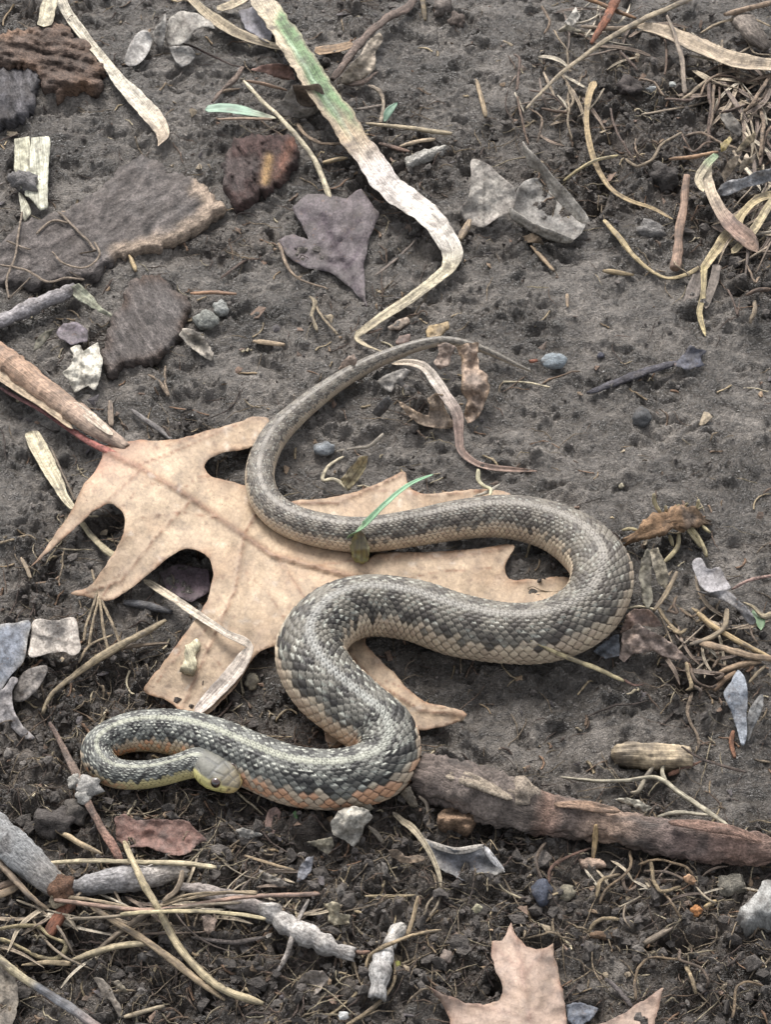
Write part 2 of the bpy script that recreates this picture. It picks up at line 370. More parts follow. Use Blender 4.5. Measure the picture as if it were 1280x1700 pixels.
def leaf_geo(outline, col, ctrl=(), h=.15, veins=None, step=6, jit=2.2, wr=.03, wrs=.8, thick=.009, edge=None, vcol=None, vh=.03, vw=3.0, colf=None, cup=None, ang=0, smooth_out=False, crease=.045):
    """a leaf: outline of (px, py[, cm above ground]); ctrl adds heights inside; veins are raised lines"""
    sd = nseed()
    v, f, loop, ring = fill(outline, step, jit, smooth_out)
    x, y = v[:, 0], v[:, 1]
    cp_ = [(q[0], q[1], q[2] if len(q) > 2 else h) for q in outline] + [tuple(c) for c in ctrl]
    cp_ = np.array(cp_, float); cp_[:, 2] *= (1.35 if crease > .03 else 1)
    z = tps(cp_[:, 0], cp_[:, 1], cp_[:, 2], x, y)
    z = np.clip(z, cp_[:, 2].min() - .25, cp_[:, 2].max() + .35)
    de = segdist(x, y, ring); auto = veins is None
    if cup is None: cup = .20 * (_r1[int(sd * 7) & 255] - .15)
    if auto:                                                   # midrib along the long axis, side veins off it
        oo = np.array([q[:2] for q in outline], float); c0 = oo.mean(0); u_, s_, vt = np.linalg.svd(oo - c0); ax = vt[0]; nx_ = np.array([-ax[1], ax[0]])
        e1 = ((oo - c0) @ ax); La, Lb = e1.min(), e1.max(); mid_ = [tuple(c0 + ax * La), tuple(c0 + ax * (La + Lb) / 2 + nx_ * 2), tuple(c0 + ax * Lb)]
        veins = [[1.0] + mid_]
        for f_ in (.2, .4, .6, .8):
            b0 = c0 + ax * (La + (Lb - La) * f_)
            for sg in (-1, 1): veins.append([.5, tuple(b0), tuple(b0 + (ax * .8 + nx_ * sg) * (Lb - La) * .22)])
        vh = .04; vw = 2.0
        if vcol is None: vcol = tuple(np.array(col) * .66)
    rd = 1 - np.abs(perlin(x / 26 + sd, y / 26)) * 2.2; rd2 = 1 - np.abs(perlin(x / 11 + sd, y / 11 + 7)) * 2.2
    z = z + crease * (np.clip(rd, -.5, 1) + .45 * np.clip(rd2, -.5, 1)) - crease * .6
    z = z + wr * (perlin(x / 50 / wrs + sd, y / 50 / wrs) + .5 * perlin(x / 20 / wrs + sd, y / 20 / wrs)) + cup * np.exp(-de / 9.0) * (.6 + .9 * perlin(x / 30 + sd + 3, y / 30))
    c = np.tile(1.12 * lin(col if not auto else .8 * np.array(col) + .2 * np.mean(col)), (len(v), 1))
    if edge is not None: k = np.exp(-de / 7.0)[:, None] * (.6 + .8 * perlin(x / 30 + sd, y / 30)[:, None]).clip(0, 1); c = c * (1 - k) + lin(edge) * k
    for vn in veins:
        ww = vn[0] if np.isscalar(vn[0]) else 1.0; pl = vn[1:] if np.isscalar(vn[0]) else vn
        d = segdist(x, y, pl, False); k = np.exp(-(d / (vw * ww)) ** 2); z = z + vh * ww * k
        if vcol is not None: c = c * (1 - .8 * k[:, None]) + lin(vcol) * .8 * k[:, None]
    if colf is not None: c = colf(x, y, c)
    c = c * (1 + .20 * fbm(x / 45 + sd, y / 45, 3) + .10 * np.clip(rd, -.5, 1) - .04)[:, None]
    md = (sstep(.15, .6, perlin(x / 34 + sd + 9, y / 34) + .5 * perlin(x / 12 + sd, y / 12) + .25 * np.exp(-de / 8)) * .38 * min(1, crease / .03))[:, None]; c = c * (1 - md) + lin((100, 94, 90)) * md
    top = PT(x, y, z)
    nrm = np.zeros_like(top); fn = np.cross(top[f[:, 1]] - top[f[:, 0]], top[f[:, 2]] - top[f[:, 0]])
    for k in range(3): np.add.at(nrm, f[:, k], fn)
    nrm /= np.linalg.norm(nrm, axis=1)[:, None] + 1e-12
    bot = top - nrm * thick
    n = len(top); L = np.array(loop); L2 = np.roll(L, -1)
    V = np.vstack([top, bot])
    rim = np.vstack([np.stack([L, L2, L2 + n], 1), np.stack([L, L2 + n, L + n], 1)])
    F = np.vstack([f, f[:, ::-1] + n, rim])
    u, vv = grain_uv(x, y, ang); uv = np.stack([u, vv, 0 * u + sd], 1)
    return V, F, np.vstack([c, c * .9]), np.vstack([uv, uv])

def chip_geo(outline, col, top=.5, th=.45, relief=.10, ang=20, step=5, jit=4, bev=2.5, ctrl=(), edge=None, edgew=10, colf=None, str_=(1.6, .22), layers=0):
    """a thick piece of bark or wood with rough broken sides and ridges along its grain"""
    sd = nseed()
    v, f, loop, ring = fill(outline, step, jit * 1.7, False)
    x, y = v[:, 0], v[:, 1]; de = segdist(x, y, ring)
    u, vv = grain_uv(x, y, ang)
    z = np.full(len(v), top, float)
    if ctrl:
        cc = np.array(ctrl, float); z = tps(cc[:, 0], cc[:, 1], cc[:, 2], x, y)
    rl = fbm(u / str_[0] + sd, vv / str_[1] + .6 * perlin(u, vv + sd), 3)
    rl = .45 * rl + .28 * terr(rl * 2.6 + perlin(u * 1.2, vv * 2 + sd), .3)
    z = z + relief * 1.25 * rl - .35 * th * np.exp(-(de / bev) ** 1.0)
    if layers:
        q = perlin(u / 2.2 + sd, vv / .55) * layers; z = z + .09 * (np.floor(q) + sstep(.6, 1, q - np.floor(q)))
    rl2 = fbm(u / .38 + sd, vv / .24 + perlin(u * 2, vv * 2 + sd), 3); z = z + relief * .22 * rl2
    c = np.tile(lin(.8 * np.array(col) + .2 * np.mean(col)), (len(v), 1)) * (1 + .5 * rl[:, None].clip(-.8, .9) + .3 * rl2[:, None].clip(-.8, .8))
    md = (sstep(.1, .6, fbm(x / 60 + sd + 5, y / 60, 3)) * .28)[:, None]; c = c * (1 - md) + lin((122, 117, 114)) * md
    if edge is not None:
        k = (np.exp(-(de / edgew) ** 2) * (.55 + perlin(x / 40 + sd, y / 40)).clip(0, 1))[:, None]; c = c * (1 - k) + lin(edge) * k
    if colf is not None: c = colf(x, y, c)
    T = PT(x, y, z); n = len(T)
    L = np.array(loop); m = len(L)
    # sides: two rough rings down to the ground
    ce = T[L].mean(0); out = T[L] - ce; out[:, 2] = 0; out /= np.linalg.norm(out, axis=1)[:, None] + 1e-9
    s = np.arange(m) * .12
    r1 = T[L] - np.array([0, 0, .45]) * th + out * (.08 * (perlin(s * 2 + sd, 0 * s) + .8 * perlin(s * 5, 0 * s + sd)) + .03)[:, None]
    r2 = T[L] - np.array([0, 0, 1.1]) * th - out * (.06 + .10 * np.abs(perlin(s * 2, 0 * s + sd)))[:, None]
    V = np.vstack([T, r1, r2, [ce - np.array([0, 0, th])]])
    a = np.arange(m); b = (a + 1) % m
    def quad(A, B): return np.vstack([np.stack([A[a], A[b], B[b]], 1), np.stack([A[a], B[b], B[a]], 1)])
    A1 = n + a; A2 = n + m + a
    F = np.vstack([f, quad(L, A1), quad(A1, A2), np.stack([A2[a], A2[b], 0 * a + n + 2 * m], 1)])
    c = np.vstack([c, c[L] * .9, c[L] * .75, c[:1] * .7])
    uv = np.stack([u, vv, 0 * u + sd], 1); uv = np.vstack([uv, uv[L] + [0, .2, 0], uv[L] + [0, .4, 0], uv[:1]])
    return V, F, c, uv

def ico(sub):
    import bmesh
    bm = bmesh.new(); bmesh.ops.create_icosphere(bm, subdivisions=sub, radius=1)
    V = np.array([v.co[:] for v in bm.verts]); F = np.array([[v.index for v in f.verts] for f in bm.faces]); bm.free()
    return V, F
_ICO = {}
def stone_geo(px, py, wpx, hpx, col, h=-.06, rot=0, lump=.32, facet=0., zs=None, sub=3, col2=None):
    """a lumpy pebble / clod / bud wpx x hpx pixels in the picture"""
    if sub not in _ICO: _ICO[sub] = ico(sub)
    sd = nseed(); V, F = _ICO[sub]
    d = 1 + lump * (perlin(V[:, 0] * 1.3 + sd, V[:, 1] * 1.3 + V[:, 2] * .9) + .5 * perlin(V[:, 0] * 3 + V[:, 2] * 2 + sd, V[:, 1] * 3 - V[:, 2] * 2))
    W = V * d[:, None]
    if facet:
        for k in range(9):
            nn = rng.normal(size=3); nn /= np.linalg.norm(nn); e = W @ nn - (.72 + .15 * rng.random()); W = W - nn * np.clip(e, 0, None)[:, None] * facet
    rx = wpx / 100.0; rz = (zs if zs is not None else min(rx, hpx / 100.0) * .8)
    # the projected height of an ellipsoid seen at this pitch
    ry2 = ((hpx / 100.0) ** 2 - (rz * cp) ** 2) / sp ** 2; ry = math.sqrt(max(ry2, (.5 * rz) ** 2))
    c0 = PT(px, py, h + rz * .7); W = W * [rx, ry, rz]
    a = R(rot); W = np.stack([W[:, 0] * math.cos(a) - W[:, 1] * math.sin(a), W[:, 0] * math.sin(a) + W[:, 1] * math.cos(a), W[:, 2]], 1)
    W = W + c0
    c = np.tile(lin(col), (len(W), 1))
    if col2 is not None:
        k = sstep(-.1, .3, perlin(V[:, 0] * 1.2 + sd, V[:, 1] * 1.2 + V[:, 2]))[:, None]; c = c * (1 - k) + lin(col2) * k
    return W, F, c, np.hstack([V[:, :2] * max(rx, ry), V[:, 2:] * rz + sd])

# ------------------------------------------------------------------ materials
def nodes(name):
    m = bpy.data.materials.new(name); m.use_nodes = True; t = m.node_tree; b = t.nodes['Principled BSDF']
    return m, t, b
def N(t, k, **kw):
    n = t.nodes.new(k)
    for a, v in kw.items():
        if a in n.inputs: n.inputs[a].default_value = v
        else: setattr(n, a, v)
    return n
def organic(name, scales=((1, 1, 1, 6), (1, 1, 1, 25)), var=.35, rough=.75, bump=.4, bumpd=.0004, spots=None, spec=.3, tint=None, dirt=0., net=0.):
    """surface colour = the mesh's own pigment 'Col', varied by noise in grain coordinates (cm)"""
    m, t, b = nodes(name); L = t.links.new
    at = N(t, 'ShaderNodeAttribute', attribute_name='Col'); uv = N(t, 'ShaderNodeAttribute', attribute_name='uvw')
    cur = at.outputs['Color']; hsum = None
    for i, (a, bb, c, sc) in enumerate(scales):
        mp = N(t, 'ShaderNodeMapping'); mp.inputs['Scale'].default_value = (a, bb, c); L(uv.outputs['Vector'], mp.inputs['Vector'])
        nz = N(t, 'ShaderNodeTexNoise', Scale=sc, Detail=6.0, Roughness=.62); L(mp.outputs[0], nz.inputs['Vector'])
        mr = N(t, 'ShaderNodeMapRange'); mr.inputs['From Min'].default_value = .36; mr.inputs['From Max'].default_value = .64
        mr.inputs['To Min'].default_value = 1 - var; mr.inputs['To Max'].default_value = 1 + var * .8; L(nz.outputs['Fac'], mr.inputs['Value'])
        vm = N(t, 'ShaderNodeVectorMath', operation='SCALE'); L(cur, vm.inputs[0]); L(mr.outputs[0], vm.inputs['Scale']); cur = vm.outputs[0]
        if hsum is None: hsum = nz.outputs['Fac']
        else:
            ad = N(t, 'ShaderNodeMath', operation='ADD'); L(hsum, ad.inputs[0]); L(nz.outputs['Fac'], ad.inputs[1]); hsum = ad.outputs[0]
    def overlay(colr, scale, lo, hi, amt):
        nonlocal cur
        nz = N(t, 'ShaderNodeTexNoise', Scale=scale, Detail=5.0, Roughness=.65); L(uv.outputs['Vector'], nz.inputs['Vector'])
        mr = N(t, 'ShaderNodeMapRange'); mr.inputs['From Min'].default_value = lo; mr.inputs['From Max'].default_value = hi; mr.inputs['To Max'].default_value = amt; L(nz.outputs['Fac'], mr.inputs['Value'])
        mx = N(t, 'ShaderNodeMix', data_type='RGBA'); L(mr.outputs[0], mx.inputs['Factor']); L(cur, mx.inputs[6]); mx.inputs[7].default_value = tuple(colr) + (1,); cur = mx.outputs[2]
    if tint is not None: overlay(lin(tint), .9, .45, .7, .45)
    if spots is not None: overlay(lin(spots), 7.0, .62, .70, .7)
    if dirt: overlay(lin((88, 80, 74)), 1.7, .5, .66, dirt)
    if net:                                                    # the finest veins
        nz = N(t, 'ShaderNodeTexNoise', Scale=2.0, Detail=3.0); L(uv.outputs['Vector'], nz.inputs['Vector'])
        av = N(t, 'ShaderNodeVectorMath', operation='MULTIPLY_ADD'); av.inputs[1].default_value = (.25, .25, 0); L(nz.outputs['Color'], av.inputs[0]); L(uv.outputs['Vector'], av.inputs[2])
        vo = N(t, 'ShaderNodeTexVoronoi', feature='DISTANCE_TO_EDGE', Scale=4.2); L(av.outputs[0], vo.inputs['Vector'])
        mr = N(t, 'ShaderNodeMapRange'); mr.inputs['From Max'].default_value = .09; mr.inputs['To Min'].default_value = 1 - net; mr.inputs['To Max'].default_value = 1.0; L(vo.outputs['Distance'], mr.inputs['Value'])
        vm = N(t, 'ShaderNodeVectorMath', operation='SCALE'); L(cur, vm.inputs[0]); L(mr.outputs[0], vm.inputs['Scale']); cur = vm.outputs[0]
        ad = N(t, 'ShaderNodeMath', operation='SUBTRACT'); L(hsum, ad.inputs[0]); L(mr.outputs[0], ad.inputs[1]); hsum = ad.outputs[0]
    oi = N(t, 'ShaderNodeObjectInfo'); mr = N(t, 'ShaderNodeMapRange'); mr.inputs['To Min'].default_value = .88; mr.inputs['To Max'].default_value = 1.1; L(oi.outputs['Random'], mr.inputs['Value'])
    vm = N(t, 'ShaderNodeVectorMath', operation='SCALE'); L(cur, vm.inputs[0]); L(mr.outputs[0], vm.inputs['Scale']); cur = vm.outputs[0]
    L(cur, b.inputs['Base Color'])
    b.inputs['Roughness'].default_value = rough; b.inputs['Specular IOR Level'].default_value = spec
    bp = N(t, 'ShaderNodeBump', Strength=bump, Distance=bumpd); L(hsum, bp.inputs['Height']); L(bp.outputs[0], b.inputs['Normal'])
    return m
M_STRAW = organic('dry_straw', ((.35, 9, 1, 3.0), (1, 1, 1, 7)), .36, .7, .55, .0005, spots=(95, 80, 66), dirt=.45)
M_STRAWB = organic('straw_strip', ((.3, 16, 1, 2.2), (1, 1, 1, 7)), .38, .72, .6, .0006, spots=(105, 92, 80), dirt=.5)
M_LEAF = organic('dead_leaf', ((1, 1, 1, 3.2), (1, 1, 1, 13)), .30, .68, .5, .0005, spots=(125, 100, 84), dirt=.35, net=.2)
M_OAK = organic('oak_leaf', ((1, 1, 1, 1.2), (1, 1, 1, 10)), .15, .62, .35, .0004, spots=(128, 102, 84), tint=(190, 166, 142), dirt=.25, net=.13)
M_BARK = organic('bark', ((.8, 1.8, 1, 4.0), (1, 1.2, 1, 14)), .38, .85, .9, .0011, dirt=.4)
M_TWIG = organic('twig_bark', ((.8, 2.5, 1, 4), (1, 1, 1, 12)), .38, .82, .8, .0009, dirt=.4)
M_STONE = organic('stone', ((1, 1, 1, 2.5), (1, 1, 1, 14)), .34, .7, .7, .0006, dirt=.7)
M_CLOD = organic('mud_clod', ((1, 1, 1, 2.5), (1, 1, 1, 10)), .3, .8, .9, .001)
M_GREEN = organic('green_blade', ((.5, 9, 1, 2), (1, 1, 1, 4)), .2, .5, .4, .0004)

# ------------------------------------------------------------------ the ground: one sheet, fine near the snake, wide to the horizon
def axis(a, b, step, far):
    core = np.arange(a, b + step, step); ext = []; d = step; v = 0
    while v < far: d *= 1.22; v += d; ext.append(v)
    ext = np.array(ext); return np.concatenate([a - ext[::-1], core, core[-1] + ext])
gxs = axis(-17.5, 17.5, .05, 3000); gys = axis(-24.5, 37.0, .068, 3000)
GX, GY = np.meshgrid(gxs, gys)
GZ, GS = ground(GX, GY)
far = np.maximum(np.maximum(np.abs(GX) - 25, np.abs(GY - 4) - 34), 0); GZ = np.where(far > 0, GZ * np.exp(-far / 60), GZ)
_n = fbm(GX / 3.1 + 50, GY / 3.1, 3)[..., None]
clay = lin((123, 116, 108)) * (1 + .42 * _n); soil = lin((95, 86, 77)) * (1 + .25 * _n)
gc = clay * (1 - GS[..., None]) + soil * GS[..., None]
ny, nx = GX.shape
V = np.stack([GX, GY, GZ], -1).reshape(-1, 3) * U
me = mesh_from('ground', V, grid_faces(ny, nx, False), gc.reshape(-1, 3), np.stack([GX, GY, GZ], -1).reshape(-1, 3))
def mud_material():
    m, t, b = nodes('wet_mud'); L = t.links.new
    at = N(t, 'ShaderNodeAttribute', attribute_name='Col'); uv = N(t, 'ShaderNodeAttribute', attribute_name='uvw')
    cur = at.outputs['Color']; hs_ = []
    for sc, a, bb, rg in ((2.2, .68, 1.34, .6), (9, .62, 1.42, .65), (30, .66, 1.34, .6)):
        nz = N(t, 'ShaderNodeTexNoise', Scale=sc, Detail=5.0, Roughness=rg, Distortion=.6); L(uv.outputs['Vector'], nz.inputs['Vector'])
        mr = N(t, 'ShaderNodeMapRange'); mr.inputs['From Min'].default_value = .32; mr.inputs['From Max'].default_value = .68; mr.inputs['To Min'].default_value = a; mr.inputs['To Max'].default_value = bb
        L(nz.outputs['Fac'], mr.inputs['Value'])
        vm = N(t, 'ShaderNodeVectorMath', operation='SCALE'); L(cur, vm.inputs[0]); L(mr.outputs[0], vm.inputs['Scale']); cur = vm.outputs[0]; hs_.append(nz.outputs['Fac'])
    # scattered brown organic flecks
    nz = N(t, 'ShaderNodeTexNoise', Scale=5.0, Detail=6.0, Roughness=.7); L(uv.outputs['Vector'], nz.inputs['Vector'])
    mr = N(t, 'ShaderNodeMapRange'); mr.inputs['From Min'].default_value = .58; mr.inputs['From Max'].default_value = .66; mr.inputs['To Max'].default_value = .5; L(nz.outputs['Fac'], mr.inputs['Value'])
    mx = N(t, 'ShaderNodeMix', data_type='RGBA'); L(mr.outputs[0], mx.inputs['Factor']); L(cur, mx.inputs[6]); mx.inputs[7].default_value = tuple(lin((86, 74, 62))) + (1,)
    # damp and drier patches: damp mud is darker and shinier
    wz = N(t, 'ShaderNodeTexNoise', Scale=.33, Detail=4.0, Roughness=.6, Distortion=.8); L(uv.outputs['Vector'], wz.inputs['Vector'])
    wm = N(t, 'ShaderNodeMapRange'); wm.inputs['From Min'].default_value = .42; wm.inputs['From Max'].default_value = .60; wm.interpolation_type = 'SMOOTHSTEP'; L(wz.outputs['Fac'], wm.inputs['Value'])
    wd = N(t, 'ShaderNodeMapRange'); wd.inputs['To Min'].default_value = 1.18; wd.inputs['To Max'].default_value = .72; L(wm.outputs[0], wd.inputs['Value'])
    wv = N(t, 'ShaderNodeVectorMath', operation='SCALE'); L(mx.outputs[2], wv.inputs[0]); L(wd.outputs[0], wv.inputs['Scale'])
    L(wv.outputs[0], b.inputs['Base Color'])
    mr = N(t, 'ShaderNodeMapRange'); mr.inputs['From Min'].default_value = .35; mr.inputs['From Max'].default_value = .65; mr.inputs['To Min'].default_value = .24; mr.inputs['To Max'].default_value = .50
    L(hs_[0], mr.inputs['Value'])
    wr_ = N(t, 'ShaderNodeMapRange'); wr_.inputs['To Min'].default_value = 1.35; wr_.inputs['To Max'].default_value = .72; L(wm.outputs[0], wr_.inputs['Value'])
    rm = N(t, 'ShaderNodeMath', operation='MULTIPLY'); L(mr.outputs[0], rm.inputs[0]); L(wr_.outputs[0], rm.inputs[1]); L(rm.outputs[0], b.inputs['Roughness']); b.inputs['Specular IOR Level'].default_value = .62
    ad = N(t, 'ShaderNodeMath', operation='MULTIPLY_ADD'); ad.inputs[1].default_value = .35; L(hs_[2], ad.inputs[0]); L(hs_[1], ad.inputs[2])
    # curved creases where worms, feet and rain have worked the mud
    cz_ = ad.outputs[0]
    for sc_, am in ((3.6, 1.3), (8.5, .8)):
        nz = N(t, 'ShaderNodeTexNoise', Scale=sc_, Detail=2.5, Roughness=.55, Distortion=1.2); L(uv.outputs['Vector'], nz.inputs['Vector'])
        sb = N(t, 'ShaderNodeMath', operation='SUBTRACT'); sb.inputs[1].default_value = .5; L(nz.outputs['Fac'], sb.inputs[0])
        ab = N(t, 'ShaderNodeMath', operation='ABSOLUTE'); L(sb.outputs[0], ab.inputs[0])
        mr2 = N(t, 'ShaderNodeMapRange'); mr2.inputs['From Max'].default_value = .09; mr2.interpolation_type = 'SMOOTHSTEP'; L(ab.outputs[0], mr2.inputs['Value'])
        ma = N(t, 'ShaderNodeMath', operation='MULTIPLY_ADD'); ma.inputs[1].default_value = .35 * am; L(mr2.outputs[0], ma.inputs[0]); L(cz_, ma.inputs[2]); cz_ = ma.outputs[0]
    bp = N(t, 'ShaderNodeBump', Strength=.9, Distance=.0015); L(cz_, bp.inputs['Height']); L(bp.outputs[0], b.inputs['Normal'])
    return m
M_MUD = mud_material(); me.materials.append(M_MUD)
g = bpy.data.objects.new('ground', me); COL.objects.link(g); g['kind'] = 'structure'
del V, GX, GY, GZ, GS, gc

# ------------------------------------------------------------------ the garter snake
# tail tip to snout: px, py, width in px, belly height above ground (cm)
SN = [(882, 616, 3, .10), (850, 602, 8, .15), (815, 585, 11, .28), (780, 573, 14, .40), (740, 566, 16, .45), (700, 572, 19, .40), (655, 587, 22, .25), (610, 606, 26, .18), (568, 630, 29, .15), (530, 656, 33, .15),
      (493, 686, 38, .18), (460, 718, 43, .25), (438, 757, 46, .35), (431, 800, 48, .40), (446, 838, 51, .42), (480, 864, 54, .42), (530, 880, 56, .40), (600, 888, 58, .35), (680, 878, 60, .30), (760, 864, 64, .28), (840, 858, 70, .22),
      (915, 874, 80, .12), (972, 908, 92, .10), (1000, 955, 102, .08), (982, 1008, 104, .05), (925, 1044, 101, .03), (850, 1052, 99, .05), (760, 1038, 102, .10), (680, 1013, 100, .20), (608, 1006, 100, .32), (548, 1028, 106, .38),
      (515, 1078, 114, .30), (537, 1133, 118, .20), (590, 1180, 112, .18), (640, 1222, 107, .12), (640, 1268, 103, .03), (575, 1293, 99, .02), (490, 1290, 96, .03), (420, 1264, 92, .03), (350, 1232, 82, .03), (275, 1214, 72, .02),
      (205, 1218, 63, .02), (160, 1246, 57, .03), (182, 1281, 49, .06), (235, 1287, 46, .13), (280, 1279, 44, .28), (310, 1270, 44, .42), (332, 1264, 46, .52)]
a = np.array(SN, float)
r0 = a[:, 2] / 100
c3 = PT(a[:, 0], a[:, 1], a[:, 3] + r0 * .93)
sc = PIX(c3)[2]; rad = a[:, 2] / sc / 2
c3 = PT(a[:, 0], a[:, 1], a[:, 3] + rad * .93)
neck = c3[-1]
# head: leaves the neck towards the lower right of the picture and the viewer
snout = PT(np.array(396.), np.array(1309.), .88)
hd = snout - neck; 
HL = np.linalg.norm(hd); hdn = hd / HL
pts = np.vstack([np.hstack([c3, rad[:, None]])])
# neck swings smoothly into the head axis
hp = [neck + hdn * HL * f + np.array([0, 0, zz]) for f, zz in ((.25, .05), (.5, .07), (.75, .04), (1.0, 0))]
pts = np.vstack([pts, [list(q) + [rad[-1]] for q in hp]])
q, s = resample(pts, .034)
p = q[:, :3]; rr = q[:, 3]
for _ in range(60): p[1:-1] = .25 * p[:-2] + .5 * p[1:-1] + .25 * p[2:]; rr[1:-1] = .25 * rr[:-2] + .5 * rr[1:-1] + .25 * rr[2:]
s = np.concatenate([[0], np.cumsum(np.linalg.norm(np.diff(p, axis=0), axis=1))])
SL = s[-1]; HEADL = HL * .98; hf = (s - (SL - HEADL)) / HEADL           # 0 at the nape, 1 at the tip of the snout
# half width / top / bottom of the section
hx = np.array([-.6, -.15, .0, .15, .32, .5, .66, .8, .9, .96, .99, 1.0])
hw = np.array([.44, .46, .50, .56, .62, .62, .53, .42, .33, .24, .14, .02])
ht = np.array([.40, .39, .36, .34, .34, .34, .33, .28, .22, .17, .10, .02])
hb = np.array([.37, .36, .35, .35, .36, .36, .33, .28, .22, .16, .09, .02])
onh = sstep(-.5, -.05, hf)
W_ = rr * (1 - onh) + np.interp(hf, hx, hw) * onh
T_ = rr * .97 * (1 - onh) + np.interp(hf, hx, ht) * onh
B_ = rr * .93 * (1 - onh) + np.interp(hf, hx, hb) * onh
t, side, up = frames(p)
NA = 150
th = np.linspace(-np.pi, np.pi, NA, endpoint=False)                       # 0 = along the back
S, TH = np.meshgrid(s, th, indexing='ij')
col_len = np.maximum(.27 * rr + .012, .03); uc = np.cumsum(np.gradient(s) / col_len)
Uc = np.repeat(uc[:, None], NA, 1)
deg = np.degrees(np.abs(TH)); kv = (-4.3 + np.sqrt(4.3 ** 2 + 4 * .43 * deg)) / (2 * .43); v = np.sign(TH) * kv
# lozenge scales: best of the neighbouring lattice cells
best = np.full(S.shape, -9.0); sec = np.full(S.shape, -9.0); bi = np.zeros(S.shape, int); bj = np.zeros(S.shape, int); bdu = np.zeros(S.shape); bdv = np.zeros(S.shape)
r_i = np.round(v).astype(int)
for di in (-1, 0, 1):
    i = np.clip(r_i + di, -13, 13); off = .5 * (i % 2); j0 = np.round(Uc - off)
    for dj in (-1, 0, 1):
        j = j0 + dj; du = Uc - (j + off); dv = v - i
        f = 1 - (np.abs(du) / .60) ** 1.45 - (np.abs(dv) / .96) ** 1.45 - .20 * du         # free edge towards the tail
        mk = f > best; same = (i == bi) & (j == bj) & (best > -8); sec = np.where(mk & ~same, best, np.where(same, sec, np.maximum(sec, np.where(mk, sec, f)))); best = np.where(mk, f, best); bi = np.where(mk, i, bi); bj = np.where(mk, j, bj).astype(int); bdu = np.where(mk, du, bdu); bdv = np.where(mk, dv, bdv)
vent = np.abs(v) > 13.75
fv = .9 - 1.5 * np.abs(Uc - np.round(Uc)) ** 2 - .35 * (Uc - np.round(Uc)); best = np.where(vent, fv * .8, best)
ed = np.clip((best - sec) / .42, 0, 1); ed = np.where(vent, np.clip(best, 0, 1), ed); dome = np.sqrt(ed); keel = np.exp(-(bdv / .13) ** 2) * (np.abs(bi) < 10) * (best > .1)
head = np.clip(sstep(-.02, .10, hf), 0, 1)[:, None]
amp = .085 * np.minimum(rr, 1.1)[:, None]
disp = amp * (1 - head) * (dome - .6 - .25 * bdu + .16 * keel)
# folds of loose skin, weak muscle undulation
disp = disp + .025 * rr[:, None] * perlin(S / 1.7, TH * .8 + 5)
# ---- pigment
def hsh(i, j, k=0): return _r1[_h(_h(i + 40 + k, j), i * 7 + k)]
ai = np.abs(bi); q1 = hsh(bi, bj); q2 = hsh(bi, bj, 3)
front = sstep(.45, .8, S / SL); tailw = 1 - sstep(.10, .38, S / SL); neckw = sstep(SL - 19, SL - 11, S)
def C(*x): return lin(x)
def mix(a_, b_, k): return a_ * (1 - k[..., None]) + b_ * k[..., None]
one = np.ones(S.shape)
back = mix(mix(C(130, 122, 110) * one[..., None], C(128, 122, 110) * one[..., None], sstep(.3, .6, S / SL)), C(112, 113, 107) * one[..., None], sstep(.62, .85, S / SL))
dark = mix(C(80, 73, 66) * one[..., None], C(44, 42, 40) * one[..., None], front)
blk = ((np.floor((bj + 1.2 * q1) / 2.6) + (ai > 6)) % 2 == 0) & (ai >= 2) & (ai <= 9)
k = np.where(blk, .98, .16) * (.5 + .65 * q1); k = np.where((ai >= 2) & (ai <= 9), k, .2 * q1)
c = mix(back, dark, np.clip(k, 0, 1))
fleck = (q2 > .35) & (ai >= 2) & (ai <= 9) & (hsh(bi, bj, 9) < .45 + .35 * sstep(.5, .85, S / SL))
edgek = sstep(.05, .40, bdv * np.sign(q1 - .5)) * (1 - sstep(.25, .45, np.abs(bdu)))                 # pale slivers along a scale's edge
c = c * (1 + .22 * (hsh(bi, bj, 17) - .5))[..., None]
c = mix(c, C(206, 206, 192) * one[..., None], np.where(fleck, .5 + .35 * front, 0) * edgek)
stripe = (ai <= 1)
stc = mix(mix(C(164, 158, 150) * one[..., None], C(172, 174, 170) * one[..., None], front), C(186, 186, 164) * one[..., None], neckw)
c = mix(c, stc, np.where(ai == 0, .8, np.where(ai == 1, .5, 0)) * (.55 + .35 * front))
# lateral rows
tan = mix(C(196, 175, 152) * one[..., None], C(220, 202, 174) * one[..., None], q1)
tan = mix(tan, C(214, 200, 138) * one[..., None], sstep(SL - 5.2, SL - 3.0, S) * .85)
pink = C(226, 160, 118) * one[..., None]
lat = np.where(ai >= 10, 1.0, np.where(ai == 9, .92 * (q2 > .10), np.where(ai == 8, .6 * (q2 > .55), 0))) * (1 - .35 * tailw)
orange = (sstep(SL - 17.5, SL - 14, S)) * (1 - sstep(SL - 4.4, SL - 3.2, S)) * (q1 > .5) * (ai >= 9) * .68
orange = np.where((ai >= 12) & (q2 > .4), orange * .25, orange)
tan = mix(tan, pink, orange); c = mix(c, tan, lat)
c = np.where(vent[..., None], mix(C(196, 186, 150) * one[..., None], C(120, 112, 100) * one[..., None], (np.abs(Uc - np.round(Uc)) > .44) * 1.0), c)
c = mix(c, c * 1.25, keel * (1 - lat) * .8)
gap = (1 - sstep(.16, .60, ed)) * (~vent); skin = mix(C(58, 50, 46) * one[..., None], C(26, 26, 30) * one[..., None], front)
c = mix(c, skin, gap * (.92 - .35 * tailw))
